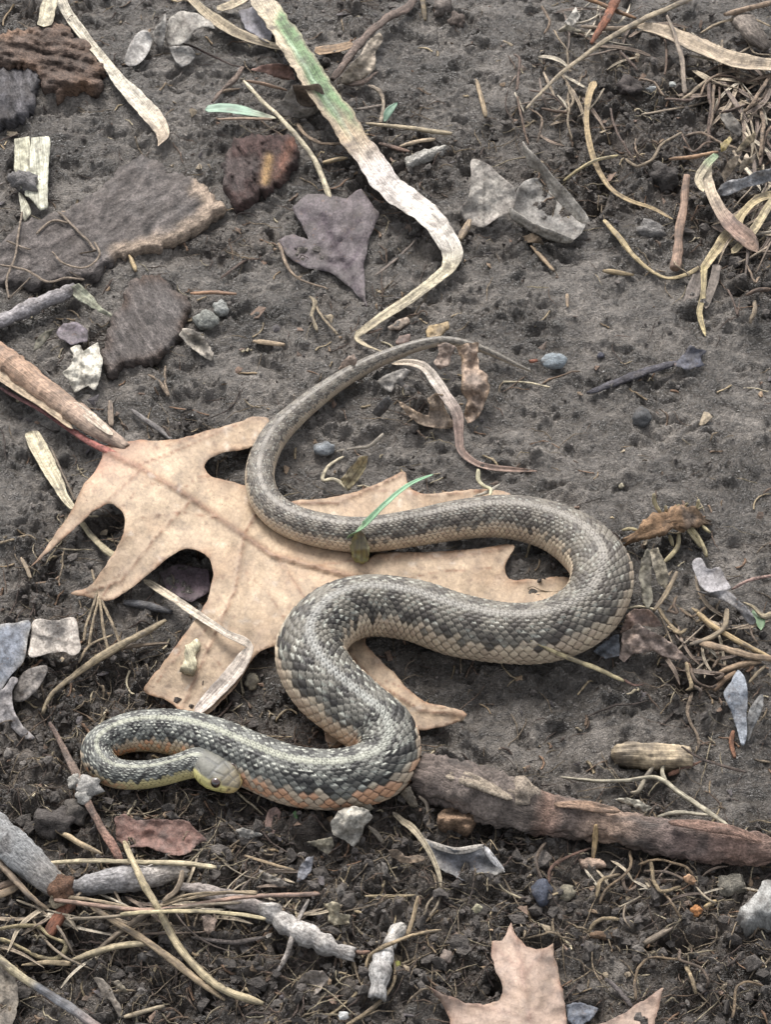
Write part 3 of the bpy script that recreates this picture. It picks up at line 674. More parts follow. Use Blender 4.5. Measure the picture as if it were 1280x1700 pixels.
# ---- head plates: grey crown, yellow lips, dark sutures
topm = 1 - sstep(R(46), R(62), np.abs(TH) + .35 * sstep(.75, 1, hf)[:, None])
HF = np.repeat(hf[:, None], NA, 1)
crown = mix(C(116, 114, 104) * one[..., None], C(150, 138, 114) * one[..., None], sstep(.45, .9, HF))
lips = mix(C(228, 218, 140) * one[..., None], C(210, 186, 130) * one[..., None], sstep(.7, .95, HF))
hc = mix(lips, crown, topm)
eyeline = np.exp(-((np.degrees(np.abs(TH)) - 66) / 12) ** 2) * sstep(.0, .2, HF) * (1 - sstep(.62, .75, HF)); hc = mix(hc, C(120, 112, 92) * one[..., None], eyeline * .45)
lipn = np.abs(((HF * 9.0) % 1) - .5) > .43; lipz = (np.abs(TH) > R(68)) & (np.abs(TH) < R(97))
hc = mix(hc, C(110, 84, 60) * one[..., None], (lipn & lipz & (HF > .2)) * .75)
mouth = np.exp(-((np.degrees(np.abs(TH)) - 97) / 3.2) ** 2) * sstep(.12, .2, HF)
hc = mix(hc, C(70, 50, 40) * one[..., None], mouth * .85)
sut = np.zeros(S.shape)
X = TH * .55                                                            # across the crown
for (h0, x0, h1, x1) in ((.16, 0, .46, 0), (.46, -.42, .46, .42), (.46, .20, .70, .13), (.46, -.20, .70, -.13), (.70, -.40, .70, .40), (.70, 0, .90, 0), (.84, -.4, .84, .4), (.18, -.4, .30, -.5), (.18, .4, .30, .5)):
    vx, vy = h1 - h0, x1 - x0; tt = np.clip(((HF - h0) * vx + (X - x0) * vy) / (vx * vx + vy * vy), 0, 1)
    dd = np.hypot((HF - h0 - tt * vx) * 1.6, X - x0 - tt * vy); sut = np.maximum(sut, np.exp(-(dd / .025) ** 2))
hc = mix(hc, C(92, 92, 94) * one[..., None], sut * .55 * head)
ering = np.hypot((HF - .64) / .085, (np.degrees(np.abs(TH)) - 57) / 17); er_ = np.exp(-((ering - 1.15) / .3) ** 2); hc = mix(hc, C(206, 190, 130) * one[..., None], er_ * .6)
nost = np.exp(-(((HF - .90) / .022) ** 2 + ((np.degrees(np.abs(TH)) - 62) / 11) ** 2)); hc = mix(hc, C(44, 32, 30) * one[..., None], nost)
hc = hc * (1 + .16 * fbm(S / .25, TH * 2.2, 2))[..., None]
c = mix(c, hc, np.repeat(head, NA, 1))
disp = disp - head * (.020 * mouth + .024 * sut + .03 * nost) * .8
# brow ridge over the eye
brow = np.exp(-(((HF - .64) / .10) ** 2 + ((np.degrees(np.abs(TH)) - 36) / 10) ** 2)); disp = disp + head * .035 * brow
sock = np.exp(-(((HF - .64) / .055) ** 2 + ((np.degrees(np.abs(TH)) - 57) / 9) ** 2)); disp = disp - head * .05 * sock
# ---- surface
hh = np.where(np.cos(TH) > 0, T_[:, None], B_[:, None])
sx = np.sign(np.sin(TH)) * np.abs(np.sin(TH)) ** .92; cz = np.sign(np.cos(TH)) * np.abs(np.cos(TH)) ** .95
belly = np.clip(-np.cos(TH) - .75, 0, 1) * .35                                     # flattened where it rests
off = side[:, None] * (sx * (W_[:, None] + disp))[..., None] + up[:, None] * (cz * (hh + disp) * (1 - belly))[..., None]
V = (p[:, None] + off)
uv = np.stack([S, TH * rr.mean(), 0 * S], -1).reshape(-1, 3)
nS = len(s)
F = grid_faces(nS, NA, True)
Vv = np.vstack([V.reshape(-1, 3), p[0], p[-1] + hdn * .01]); ia = np.arange(NA); ib = (ia + 1) % NA
F = np.vstack([F[:, [0, 1, 2]], F[:, [0, 2, 3]], np.stack([0 * ia + nS * NA, ib, ia], 1), np.stack([0 * ia + nS * NA + 1, (nS - 1) * NA + ia, (nS - 1) * NA + ib], 1)])
cc = np.vstack([c.reshape(-1, 3), c[0, 0], c[-1, 0]]); uv = np.vstack([uv, uv[0], uv[-1]])
M_SNAKE = organic('snake_skin', ((1, 1, 1, 2.0), (1, 1, 1, 14)), .16, .52, .2, .0002, spec=.36)
root = empty('garter_snake', PT(np.array(600.), np.array(1180.), 0.))
tag(root, 'long striped garter snake coiled over the big tan oak leaf', 'snake')
build('body', (Vv, F, cc, uv), M_SNAKE, root)
# eyes
def eye_mats():
    out = []
    for nm, cl, rg in (('eye_iris', (70, 46, 38), .08), ('eye_pupil', (12, 10, 10), .05)):
        m, t_, b = nodes(nm); b.inputs['Base Color'].default_value = tuple(lin(cl)) + (1,); b.inputs['Roughness'].default_value = rg; b.inputs['Specular IOR Level'].default_value = .7; b.inputs['Coat Weight'].default_value = .6
        out.append(m)
    return out
M_IRIS, M_PUPIL = eye_mats()
ie = int(np.argmin(np.abs(hf - .64))); Vi, Fi = ico(3)
for sg in (-1, 1):
    ang = R(57) * sg
    base = p[ie] + side[ie] * (math.sin(ang) * W_[ie]) + up[ie] * (math.cos(ang) * T_[ie])
    nrm = side[ie] * math.sin(ang) * 1.0 + up[ie] * math.cos(ang) * .6 + hdn * .25; nrm /= np.linalg.norm(nrm)
    er = .165; ce = base - nrm * .075
    e = build('eye', (ce + Vi * er, Fi, np.ones((len(Vi), 3)), Vi), M_IRIS, root)
    k = (Vi @ nrm) > .80
    Vp = ce + Vi * (er + .004); Fp = Fi[k[Fi].all(1)]
    used = np.unique(Fp); mp = np.zeros(len(Vi), int); mp[used] = np.arange(len(used))
    build('pupil', (Vp[used], mp[Fp], np.ones((len(used), 3)), Vi[used]), M_PUPIL, e)
del S, TH, V, Vv, F, cc, c, hc, uv, best, bi, bj, bdu, bdv

# ------------------------------------------------------------------ the big oak leaf under the snake
OAK = [(168, 744, .5), (215, 732, .7), (285, 730, .8), (340, 716, .6), (400, 699, .35), (416, 692, .3), (446, 696, .25), (438, 722, .25), (414, 744, .3), (376, 750, .55), (348, 762, .75), (338, 776, .85), (348, 789, .8), (378, 798, .6), (412, 808, .4), (450, 836, .35),
       (490, 831, .35), (540, 827, .35), (600, 813, .35), (645, 794, .30), (672, 783, .28), (678, 806, .25), (700, 819, .22), (750, 816, .2), (806, 812, .15), (850, 822, .08), (830, 850, .1), (760, 868, .15), (700, 880, .15), (640, 892, .2), (622, 900, .3), (578, 897, .35), (584, 920, .4), (600, 934, .4), (616, 926, .4), (628, 918, .4),
       (700, 917, .4), (780, 912, .4), (856, 906, .5), (845, 925, .4), (838, 946, .3), (846, 960, .25), (880, 962, .22), (946, 960, .1), (960, 985, .05), (905, 1008, .1), (850, 1020, .1), (760, 1020, .15), (700, 1030, .2), (620, 1050, .3), (606, 1066, .32), (620, 1084, .33), (656, 1119, .35), (680, 1146, .35), (710, 1166, .38), (756, 1176, .55), (776, 1187, .6), (753, 1201, .3), (712, 1211, .15), (660, 1210, .1), (600, 1225, .05), (548, 1240, .05), (538, 1215, .1), (530, 1160, .15), (500, 1110, .25),
       (462, 1074, .4), (428, 1084, .5), (410, 1110, .5), (390, 1140, .45), (365, 1166, .35), (340, 1188, .25), (300, 1188, .2), (290, 1171, .3), (268, 1160, .3), (238, 1147, .3), (265, 1108, .6), (300, 1060, .9), (330, 1020, 1.0), (347, 985, 1.05), (353, 950, 1.1), (345, 925, 1.1), (324, 913, 1.1), (300, 913, 1.05), (274, 930, .95), (240, 958, .75), (205, 985, .5), (175, 998, .35), (140, 990, .2), (116, 985, .12),
       (150, 972, .35), (163, 955, .55), (185, 922, .8), (198, 900, .95), (207, 868, 1.05), (198, 845, 1.05), (181, 836, 1.0), (160, 845, .9), (134, 867, .65), (101, 897, .4), (74, 921, .2), (46, 945, .05), (66, 922, .2), (91, 887, .4), (118, 847, .65), (131, 818, .75), (143, 799, .8), (161, 776, .75), (170, 755, .6)]
OCT = [(230, 800, 1.15), (300, 850, 1.15), (260, 880, 1.0), (380, 900, .95), (400, 980, .85), (450, 940, .6), (340, 1080, .75), (420, 1030, .7), (560, 960, .5), (500, 920, .5), (720, 960, .3), (330, 1130, .5), (250, 760, .85), (700, 1120, .25), (600, 840, .32)]
mid = [2.2, (168, 744), (230, 775), (310, 822), (400, 885), (450, 920), (520, 940), (600, 960), (700, 985), (850, 1010)]
ov = [mid, [.8, (230, 772), (300, 745), (400, 702)], [.8, (235, 778), (180, 830), (100, 895), (50, 942)], [.8, (320, 828), (260, 890), (200, 965), (130, 988)], [.9, (405, 888), (440, 830), (470, 835), (560, 835), (668, 788)], [1., (405, 890), (390, 980), (340, 1090), (300, 1180)],
      [.9, (520, 940), (620, 925), (750, 925), (850, 908)], [1., (460, 925), (540, 1040), (620, 1130), (700, 1180), (770, 1187)], [.6, (600, 812), (720, 822), (800, 815)], [.4, (330, 1060), (370, 1110), (390, 1135)], [.4, (360, 1030), (300, 1080), (250, 1145)], [.4, (300, 815), (330, 790), (400, 800)], [.4, (360, 860), (300, 850), (230, 860)], [.4, (395, 960), (350, 960), (330, 1000)], [.4, (398, 940), (450, 990), (480, 1040)], [.4, (480, 935), (540, 900), (580, 895)], [.4, (270, 798), (230, 810), (205, 840)], [.4, (250, 745), (300, 735), (340, 720)], [.4, (640, 970), (720, 950), (840, 940)], [.4, (640, 1130), (690, 1150), (740, 1178)], [.4, (230, 930), (190, 960), (170, 990)]]
def oakcol(x, y, c):
    n1 = fbm(x / 90 + 2, y / 90, 3); k = sstep(.1, .6, n1)[:, None]
    c = c * (1 - .35 * k) + lin((184, 152, 122)) * .35 * k
    d = sstep(.0, 90, np.hypot((x - 170) * .8, y - 744)); c = lin((190, 120, 104)) * (1 - d[:, None]) * .35 + c * (1 - .35 * (1 - d[:, None]))
    g_, g2_, _ = worley(x / 55 + 3, y / 45); sp_ = (1 - sstep(.04, .10, g_))[:, None] * .55; c = c * (1 - sp_) + lin((120, 94, 80)) * sp_
    w1, w2, _q = worley(x / 11, y / 11); nk = ((1 - sstep(.02, .12, w2 - w1)) * .16)[:, None]; c = c * (1 - nk)
    sc_ = sstep(.42, .62, perlin(x / 16, y / 16 + 8))[:, None] * sstep(.0, .3, perlin(x / 70 + 8, y / 70))[:, None]; c = c * (1 - .35 * sc_) + lin((232, 220, 206)) * .35 * sc_
    return c
ok = empty('oak_leaf', PT(np.array(400.), np.array(950.), .0))
tag(ok, 'big tan lobed oak leaf lying under the snake, pink stalk at upper left', 'leaf')
build('blade', leaf_geo(OAK, (184, 162, 136), OCT, veins=ov, step=5.0, jit=1.6, wr=.03, wrs=1.4, edge=(150, 112, 84), vcol=(138, 98, 74), vh=.06, vw=2.2, colf=oakcol, ang=30, smooth_out=True, crease=.012, cup=.06), M_OAK, ok)
build('stalk', tube_geo([(0, 644, .3), (50, 672, .35), (100, 703, .4), (145, 733, .45), (176, 747, .55), (215, 768, .75)], [7, 8, 9, 12, 13, 6], [(0, (150, 108, 104)), (.5, (164, 96, 92)), (.8, (196, 112, 98)), (1, (200, 140, 112))], seg=10, rough=.03), M_TWIG, ok)

# ------------------------------------------------------------------ litter on the mud: every piece a thing of its own
def TU(name, label, cat, pts, w_, col, m=None, group=None, parent=None, **k):
    o = build(name, tube_geo(pts, w_, col, **k), m or M_STRAW, parent); return tag(o, label, cat, group) if parent is None else o
def BL(name, label, cat, pts, w_, col, m=None, group=None, parent=None, **k):
    o = build(name, blade_geo(pts, w_, col, **k), m or M_STRAWB, parent); return tag(o, label, cat, group) if parent is None else o
def LF(name, label, cat, out, col, m=None, group=None, parent=None, **k):
    o = build(name, leaf_geo(out, col, **k), m or M_LEAF, parent); return tag(o, label, cat, group) if parent is None else o
def CH(name, label, cat, out, col, m=None, group=None, parent=None, **k):
    o = build(name, chip_geo(out, col, **k), m or M_BARK, parent); return tag(o, label, cat, group) if parent is None else o
def ST(name, label, cat, x, y, w_, h_, col, m=None, group=None, parent=None, **k):
    o = build(name, stone_geo(x, y, w_, h_, col, **k), m or M_STONE, parent); return tag(o, label, cat, group) if parent is None else o
def TH(name, label, cat, x, y, group=None):
    return tag(empty(name, PT(np.array(float(x)), np.array(float(y)), 0.)), label, cat, group)
STRAW = (206, 190, 152); PALE = (226, 218, 196); TAN = (178, 150, 118); BRN = (128, 100, 78); RUST = (158, 98, 66); GREY = (150, 146, 140); DGR = (104, 102, 104)

# ---- upper left: bark pieces, pale strips
CH('bark_chip', 'layered brown bark chip in the upper left corner', 'bark', [(-40, 66), (0, 56), (32, 50), (70, 40), (105, 40), (125, 56), (142, 72), (156, 92), (174, 118), (170, 136), (150, 142), (126, 146), (98, 156), (82, 148), (64, 134), (60, 116), (20, 108), (-40, 106)], (116, 94, 80), top=.65, th=.6, relief=.16, ang=12, layers=1.6, edge=(136, 108, 88), jit=6)
CH('bark_chip', 'dark slate grey bark chip at the left edge under the layered brown one', 'bark', [(-40, 112), (0, 114), (34, 112), (60, 114), (66, 124), (60, 150), (54, 178), (40, 192), (16, 202), (-40, 206)], (96, 92, 94), top=.5, th=.5, relief=.09, ang=80)
CH('bark_slab', 'large flat grey brown bark slab with pale right rim at left', 'bark', [(-50, 420), (0, 404), (36, 368), (100, 352), (150, 324), (186, 296), (202, 274), (236, 258), (270, 270), (276, 286), (306, 288), (332, 302), (372, 342), (346, 366), (312, 390), (270, 408), (228, 416), (198, 428), (152, 460), (100, 470), (58, 476), (0, 470), (-50, 468)], (106, 97, 92), top=.5, th=.4, relief=.04, str_=(1.1, .3), ang=-28, jit=4,
   ctrl=[(0, 430, .38), (100, 420, .42), (200, 350, .5), (260, 280, .42), (330, 350, .55), (370, 342, .42), (230, 410, .4), (100, 468, .3), (0, 468, .3)],
   colf=lambda x, y, c: (lambda k: c * (1 - k) + lin((178, 158, 138)) * k)((sstep(30, 12, segdist(x, y, [(338, 306), (372, 342), (312, 390), (270, 408), (204, 426)], False) + 9 * perlin(x / 25, y / 25)))[:, None] * .85))
CH('bark_piece', 'dark reddish brown bark piece right of the big bark slab', 'bark', [(374, 256), (386, 232), (430, 222), (486, 226), (496, 246), (486, 276), (468, 300), (424, 330), (392, 346), (380, 330), (372, 300), (370, 276)], (84, 62, 57), top=.5, th=.5, relief=.12, ang=70, jit=5,
   colf=lambda x, y, c: (lambda k, j: (c * (1 - k) + lin((196, 160, 112)) * k) * (1 - j) + lin((150, 108, 90)) * j)(np.exp(-(segdist(x, y, [(446, 262), (440, 300)], False) / 7) ** 2)[:, None] * .8, np.exp(-(segdist(x, y, [(484, 236), (462, 292)], False) / 9) ** 2)[:, None] * .8))
CH('bark_chip', 'squarish grey brown bark chip above the thick tan stalk', 'bark', [(214, 470), (240, 456), (272, 456), (286, 478), (316, 498), (306, 536), (292, 566), (266, 592), (238, 602), (214, 604), (176, 618), (168, 594), (174, 560), (186, 530), (204, 498)], (110, 101, 96), top=.4, th=.38, relief=.045, ang=60, edge=(92, 76, 66), jit=5)
BL('straw_strip', 'long pale shredded straw strip slanting down across the upper left', 'straw', [(92, -20), (112, 24), (140, 62), (170, 98), (200, 138), (236, 176), (262, 208), (270, 226), (262, 242)], [18, 18, 17, 15, 22, 30, 28, 20, 8], [(0, (214, 206, 184)), (.4, (206, 196, 170)), (.7, PALE), (1, (214, 190, 158))], h=.35, vee=.5)
BL('straw_strip', 'short wide cream straw strip hanging at the top edge above the brown bark chip', 'straw', [(88, -20), (80, 14), (72, 44)], [26, 26, 24], (204, 194, 160), h=.75)
w_ = TH('wood_sliver', 'flat cream wood sliver with split end left of the muddy gap', 'wood', 55, 290)
LF('sliver', None, None, [(24, 230), (48, 226), (50, 262), (44, 300), (34, 312), (22, 276)], (214, 208, 176), M_STRAWB, parent=w_, h=.35, jit=1, wr=.02, thick=.06, ang=85, smooth_out=False)
LF('sliver', None, None, [(50, 228), (82, 226), (79, 290), (78, 344), (66, 348), (52, 330), (40, 322), (48, 280)], (222, 218, 190), M_STRAWB, parent=w_, h=.4, jit=1, wr=.02, thick=.06, ang=85, smooth_out=False)
LF('sliver', None, None, [(30, 318), (40, 326), (52, 352), (40, 368), (34, 350)], (220, 214, 186), M_STRAWB, parent=w_, h=.25, jit=1, wr=.02, thick=.05, ang=70, smooth_out=False)
ST('clay_lump', 'grey mud lump lying on the cream wood sliver', 'lump', 36, 302, 46, 52, (122, 118, 116), M_CLOD, h=.3, rot=50, lump=.5)
l = TH('curled_leaf', 'grey curled dry leaf with a dark hollow near the top left', 'leaf', 285, 80)
LF('flap', None, None, [(206, 104, .1), (226, 56, .4), (240, 50, .5), (252, 62, .35), (244, 90, .2), (232, 104, .12), (214, 110, .05)], (176, 170, 162), parent=l, crease=.031, smooth_out=True, jit=1.0, step=5)
LF('flap', None, None, [(252, 56, .2), (266, 36, .7), (274, 22, .8), (274, 50, .6), (268, 78, .2), (256, 72, .1)], (178, 172, 162), parent=l, crease=.031, smooth_out=True, jit=1.0, step=4)
LF('flap', None, None, [(272, 66, .3), (280, 30, .55), (300, 18, .7), (328, 22, .85), (348, 34, .9), (358, 48, .85), (338, 44, .95), (322, 50, .8), (314, 66, .5), (298, 74, .4), (282, 74, .3)], (168, 162, 152), parent=l, step=4, jit=1.4, crease=.04, veins=[[(282, 66), (304, 34)], [(300, 20), (316, 50)]], vcol=(110, 102, 94))
LF('flap', None, None, [(280, 78, .25), (300, 76, .35), (314, 76, .4), (324, 90, .3), (318, 104, .15), (302, 112, .08), (288, 98, .15)], (158, 152, 144), parent=l, step=4, jit=1.4, crease=.04)
TU('root_strand', 'thin dark root running right from the grey curled leaf', 'root', [(290, 70), (320, 78), (350, 92), (385, 108), (412, 112)], [3, 4, 4, 3, 2], (92, 74, 66), M_TWIG, h=.25)
BL('dry_grass', 'striped dry grass blade entering at the top edge left of the green one', 'grass', [(305, -14), (340, 22), (380, 50), (420, 68), (470, 82)], [12, 16, 18, 15, 8], (186, 170, 138), h=.35, vee=.7)
BL('dry_grass', 'short dry grass blade at the top edge left of the long green one', 'grass', [(360, 16), (385, 8), (412, -6)], [10, 14, 10], (196, 180, 146), h=.4)
LF('leaf_scrap', 'smooth blue grey leaf scrap at the top beside the green blade', 'leaf', [(396, 18), (420, 10), (440, 28), (452, 52), (448, 74), (428, 62), (406, 46)], (130, 126, 132), h=.2)
LF('brown_leaf', 'small folded brown leaf left of the green blade', 'leaf', [(416, 116, .5), (440, 106, .6), (470, 106, .5), (486, 116, .3), (490, 134, .1), (462, 130, .15), (436, 120, .4)], (132, 104, 92), veins=[[(418, 116), (486, 130)]], step=4)
l = TH('rolled_leaf', 'grey brown leaf rolled into an open tube beside the green blade', 'leaf', 495, 170)
LF('outer_roll', None, None, [(456, 184, .1), (468, 166, .4), (482, 148, 1.0), (484, 140, 1.1), (490, 160, .7), (496, 176, .5), (520, 178, .5), (536, 166, .6), (530, 182, .3), (506, 196, .1), (478, 196, .05)], (148, 138, 126), parent=l, crease=.031, smooth_out=True, jit=1.0, step=4)
LF('inner_roll', None, None, [(484, 142, 1.1), (506, 142, 1.0), (530, 140, .9), (538, 164, .6), (520, 176, .2), (498, 174, .1), (488, 158, .3)], (136, 116, 98), parent=l, crease=.031, smooth_out=True, jit=1.0, step=4)
TU('bent_twig', 'small crooked brown twig left of the thin pale stem tip', 'twig', [(402, 112, .5), (388, 134, .3), (372, 146, .2), (352, 170, .1)], [9, 10, 7, 6], (146, 126, 110), M_TWIG, knob=.5)
TU('stem_scrap', 'small tan stem scrap under the crooked brown twig', 'stem', [(358, 158), (374, 150), (398, 147)], [5, 7, 5], (160, 138, 112), M_TWIG, h=.15)
BL('green_leaf', 'small pointed green leaf above the dark reddish bark', 'leaf', [(340, 182, .7), (366, 180, .7), (396, 183, .7), (430, 190, .75), (458, 196, .7)], [10, 15, 15, 9, 3], [(0, (132, 162, 140)), (.6, (134, 168, 142)), (1, (176, 170, 140))], M_GREEN, vee=.3)
TU('straw', 'straw lying just below the small pointed green leaf', 'straw', [(362, 198), (405, 197), (452, 198)], [5, 6, 5], (190, 160, 130), h=.7)
TU('thin_stem', 'thin pale stem arching over the reddish bark towards the purple leaf', 'stem', [(404, 134, 1.0), (440, 172, 1.1), (480, 212, 1.1), (512, 250, .9), (536, 296, .6), (548, 330, .4)], [6, 7, 8, 9, 10, 11], (218, 204, 166))
TU('stem_scrap', 'broken dry tip at the lower end of the thin pale stem', 'stem', [(546, 328, .3), (552, 344, .2), (553, 360, .1)], [12, 10, 11], (188, 164, 128), rough=.2)
TU('stem_scrap', 'dry side stem leaving the tip of the thin pale stem', 'stem', [(408, 134, .9), (440, 140, .7), (476, 150, .4)], [5, 7, 4], (140, 112, 88))
TU('root_strand', 'curved tan root left of the green blade above the short straw', 'root', [(494, 206, .2), (508, 226, .3), (534, 238, .3), (574, 239, .2)], [6, 6, 6, 4], (164, 140, 112), M_TWIG)
TU('straw', 'short straw below the curved tan root', 'straw', [(530, 272), (554, 266), (576, 262)], [6, 8, 7], (198, 172, 126), h=.15)
LF('purple_leaf', 'wet purplish brown pointed leaf flat on the mud in the upper centre', 'leaf', [(462, 398, .1), (488, 388, .15), (512, 398, .15), (500, 372, .2), (484, 342, .25), (512, 322, .3), (546, 322, .35), (574, 330, .3), (600, 312, .35), (612, 330, .35), (630, 356, .3), (612, 400, .2), (604, 440, .15), (608, 512, .1), (586, 480, .1), (548, 452, .12), (506, 444, .1), (474, 424, .1)], (100, 91, 92),
   ctrl=[(550, 400, .3), (580, 440, .15), (560, 350, .45)], veins=[[1.6, (536, 360), (560, 420), (582, 460), (606, 512)], [(556, 410), (612, 350)], [(574, 446), (610, 400)], [(560, 440), (480, 410)], [(548, 390), (500, 350)]], vcol=(84, 72, 78), vh=-.05, wr=.07, wrs=.6)
# the long grass blade: green in the middle, bleached below, creased and folded back to a thread
def bladecol(f, E, c):
    E = -E; g_ = sstep(.10, .13, f + .03 * E) * (1 - sstep(.37, .45, f + .02 * np.sin(E * 7)))* sstep(-.75, -.3, E + .6 * (sstep(.1, .2, f)) * 0 - .3 * (1 - sstep(.2, .34, f)))
    g_ = g_ * (1 - sstep(.86, 1.0, np.abs(E)) * .6)
    grn = lin((128, 152, 112)) * (1 + .25 * np.cos(E * 9)[..., None]); c = c * (1 - g_[..., None]) + grn * g_[..., None]
    line = np.exp(-((E - .05) / .06) ** 2) * sstep(.15, .2, f) * (1 - sstep(.42, .5, f)); c = c * (1 - .8 * line[..., None]) + lin((190, 206, 186)) * .8 * line[..., None]
    b = (np.exp(-((f - .455) / .05) ** 2) * .8 + .5 * sstep(-.6, -.95, E) * sstep(.2, .3, f) * (1 - sstep(.48, .52, f)))[..., None].clip(0, 1); b = b * (.5 + .5 * perlin(f * 60, E * 3)[..., None]).clip(0, 1) * .8
    return c * (1 - b) + lin((168, 142, 112)) * b
BL('long_grass', 'long broad grass blade, green in the middle, bleached white towards its fold', 'grass', [(418, -24, .9), (446, 18, .9), (482, 70, .95), (520, 130, 1.0), (560, 190, 1.0), (598, 244, .95), (640, 302, .85), (676, 334, .8), (708, 356, .8), (740, 394, .7), (752, 420, .6), (744, 446, .45), (722, 466, .4), (680, 496, .35), (636, 526, .3), (604, 548, .25), (592, 560, .2), (606, 572, .15), (636, 584, .1)],
   [34, 36, 40, 42, 44, 42, 44, 46, 38, 36, 34, 24, 17, 17, 15, 13, 9, 6, 4], [(0, (208, 194, 168)), (.1, (202, 186, 154)), (.45, (198, 178, 146)), (.52, (226, 216, 206)), (.72, (222, 214, 198)), (.76, (206, 196, 162)), (1, (188, 172, 136))], vee=.22, wav=.16, colf=bladecol, step=.1)
TU('dead_twig', 'rough grey brown twig leaning up to the right at the top centre', 'twig', [(552, 132, .5), (576, 100, .6), (606, 62, .6), (640, 32, .4), (676, 14, .2), (690, -6, .2)], [13, 15, 14, 15, 16, 13], (128, 110, 98), M_TWIG, knob=.35, rough=.15)
LF('crumpled_leaf', 'pale crumpled dry leaf under the rough grey twig', 'leaf', [(558, 136, .2), (576, 116, .6), (596, 92, .7), (614, 66, .5), (630, 52, .3), (636, 64, .2), (624, 90, .3), (622, 116, .2), (596, 136, .15), (574, 142, .1)], (190, 172, 148), wr=.16, wrs=.35, step=4)
TU('root_strand', 'brown root crossing from the crumpled leaf to the right', 'root', [(580, 142), (604, 136), (626, 120)], [7, 9, 5], (110, 94, 82), M_TWIG, h=.3, knob=.4)
BL('dry_grass', 'striped tan blade end sticking out right of the green blade', 'grass', [(522, 86), (560, 80), (588, 72)], [14, 14, 9], (158, 130, 98), h=.35)
TU('root_strand', 'pale curved root right of the green blade above the straw', 'root', [(612, 142), (630, 152), (636, 172), (632, 204)], [7, 7, 6, 7], (170, 154, 130), M_TWIG, h=.25)
TU('root_strand', 'grey root lying level behind the small green tip', 'root', [(590, 182), (616, 178), (640, 174)], [5, 6, 5], (150, 138, 124), M_TWIG, h=.2)
BL('green_leaf', 'small bright green leaf tip right of the long green blade', 'leaf', [(638, 202, .2), (644, 186, .4), (660, 170, .5)], [6, 13, 4], (128, 164, 138), M_GREEN, roll=-20)
TU('straw', 'pale straw pointing right from the green blade, nearly level', 'straw', [(608, 205), (660, 210), (706, 216), (750, 222)], [6, 8, 9, 10], (208, 188, 148), h=.25)
TU('straw', 'short straw under the level pale one right of the green blade', 'straw', [(664, 243), (690, 236), (722, 231)], [6, 8, 7], (200, 176, 140), h=.2)
TU('stem_scrap', 'brown stem piece beside the bleached part of the blade', 'stem', [(630, 238), (656, 246), (680, 252)], [6, 8, 7], (146, 116, 98), M_TWIG, h=.2)
CH('wood_sliver', 'weathered pale wood sliver right of the bleached blade', 'wood', [(672, 262), (690, 252), (716, 246), (742, 240), (736, 252), (706, 264), (680, 274)], (186, 180, 168), top=.4, th=.35, relief=.06, ang=-18, jit=1.5, bev=4, step=4)
TU('straw', 'short tan straw poking out below the bend of the bleached blade', 'straw', [(764, 398), (772, 382), (780, 366)], [12, 12, 11], (184, 160, 126), h=.3)
TU('stick', 'straight orange brown stick right of the folded blade', 'stick', [(770, 444, .15), (820, 474, .2), (880, 514, .2), (944, 556, .15)], [10, 11, 12, 15], (166, 128, 104), M_TWIG, rough=.1)
TU('straw', 'dark thin stalk pointing down left below the purple leaf', 'straw', [(622, 458), (650, 438), (690, 398)], [3, 5, 3], (118, 106, 94), h=.1)
TU('root_strand', 'branched tan rootlet left below the purple leaf', 'root', [(462, 404), (472, 430), (484, 454), (512, 470), (545, 480)], [6, 6, 5, 4, 3], (166, 144, 118), M_TWIG, h=.12, bend=.1)
TU('stem_scrap', 'small forked tan stem on the mud below the purple leaf', 'stem', [(514, 492), (522, 502), (518, 524), (526, 550)], [5, 8, 6, 7], (160, 146, 116), M_TWIG, h=.12)
TU('stem_scrap', 'thin tan stem beside the small forked one', 'stem', [(522, 504), (540, 532), (560, 556)], [6, 5, 5], (156, 140, 112), M_TWIG, h=.12)
TU('straw', 'stubby tan straw left of the snake tail', 'straw', [(420, 566), (445, 569), (472, 572)], [8, 9, 8], (190, 164, 128), h=.08)
TU('straw', 'short rust coloured straw right of the squarish bark chip', 'straw', [(316, 487), (350, 486), (392, 488)], [6, 8, 6], (172, 128, 92), h=.2)
# ---- upper right
l = TH('winged_leaf', 'grey dry leaf with rolled edges and two wings right of the bleached blade', 'leaf', 880, 330)
LF('left_wing', 'crumpled left wing of the grey leaf', None, [(784, 264, .9), (806, 270, .9), (832, 292, .8), (856, 316, .7), (852, 348, .4), (826, 362, .3), (800, 378, .15), (772, 366, .1), (766, 346, .2), (778, 326, .5), (782, 296, .8)], (172, 163, 150), parent=l, crease=.031, smooth_out=True, jit=1.0, wr=.05, wrs=.4, step=4, edge=(160, 150, 140))
LF('centre', None, None, [(850, 352, .4), (858, 318, .6), (872, 300, .3), (900, 296, .15), (940, 320, .15), (974, 366, .35), (952, 398, .3), (904, 386, .25)], (158, 152, 143), ctrl=[(905, 340, .0), (880, 330, .05), (930, 360, .02)], parent=l, crease=.031, smooth_out=True, jit=1.0, wr=.07, wrs=.4, step=5)
LF('right_rim', None, None, [(868, 234, 1.1), (876, 244, 1.2), (898, 268, 1.3), (926, 300, 1.2), (952, 328, 1.0), (978, 366, .6), (970, 372, .4), (944, 352, .5), (916, 322, .6), (896, 286, .7), (880, 278, .75), (872, 258, .9)], (190, 181, 167), parent=l, crease=.031, smooth_out=True, jit=1.0, wr=.05, step=4)
LF('left_rim', None, None, [(846, 344, .6), (858, 352, .7), (890, 372, .75), (926, 386, .6), (954, 400, .35), (940, 404, .2), (904, 396, .2), (868, 376, .25), (848, 362, .3)], (186, 177, 163), parent=l, crease=.031, smooth_out=True, jit=1.0, wr=.05, step=4)
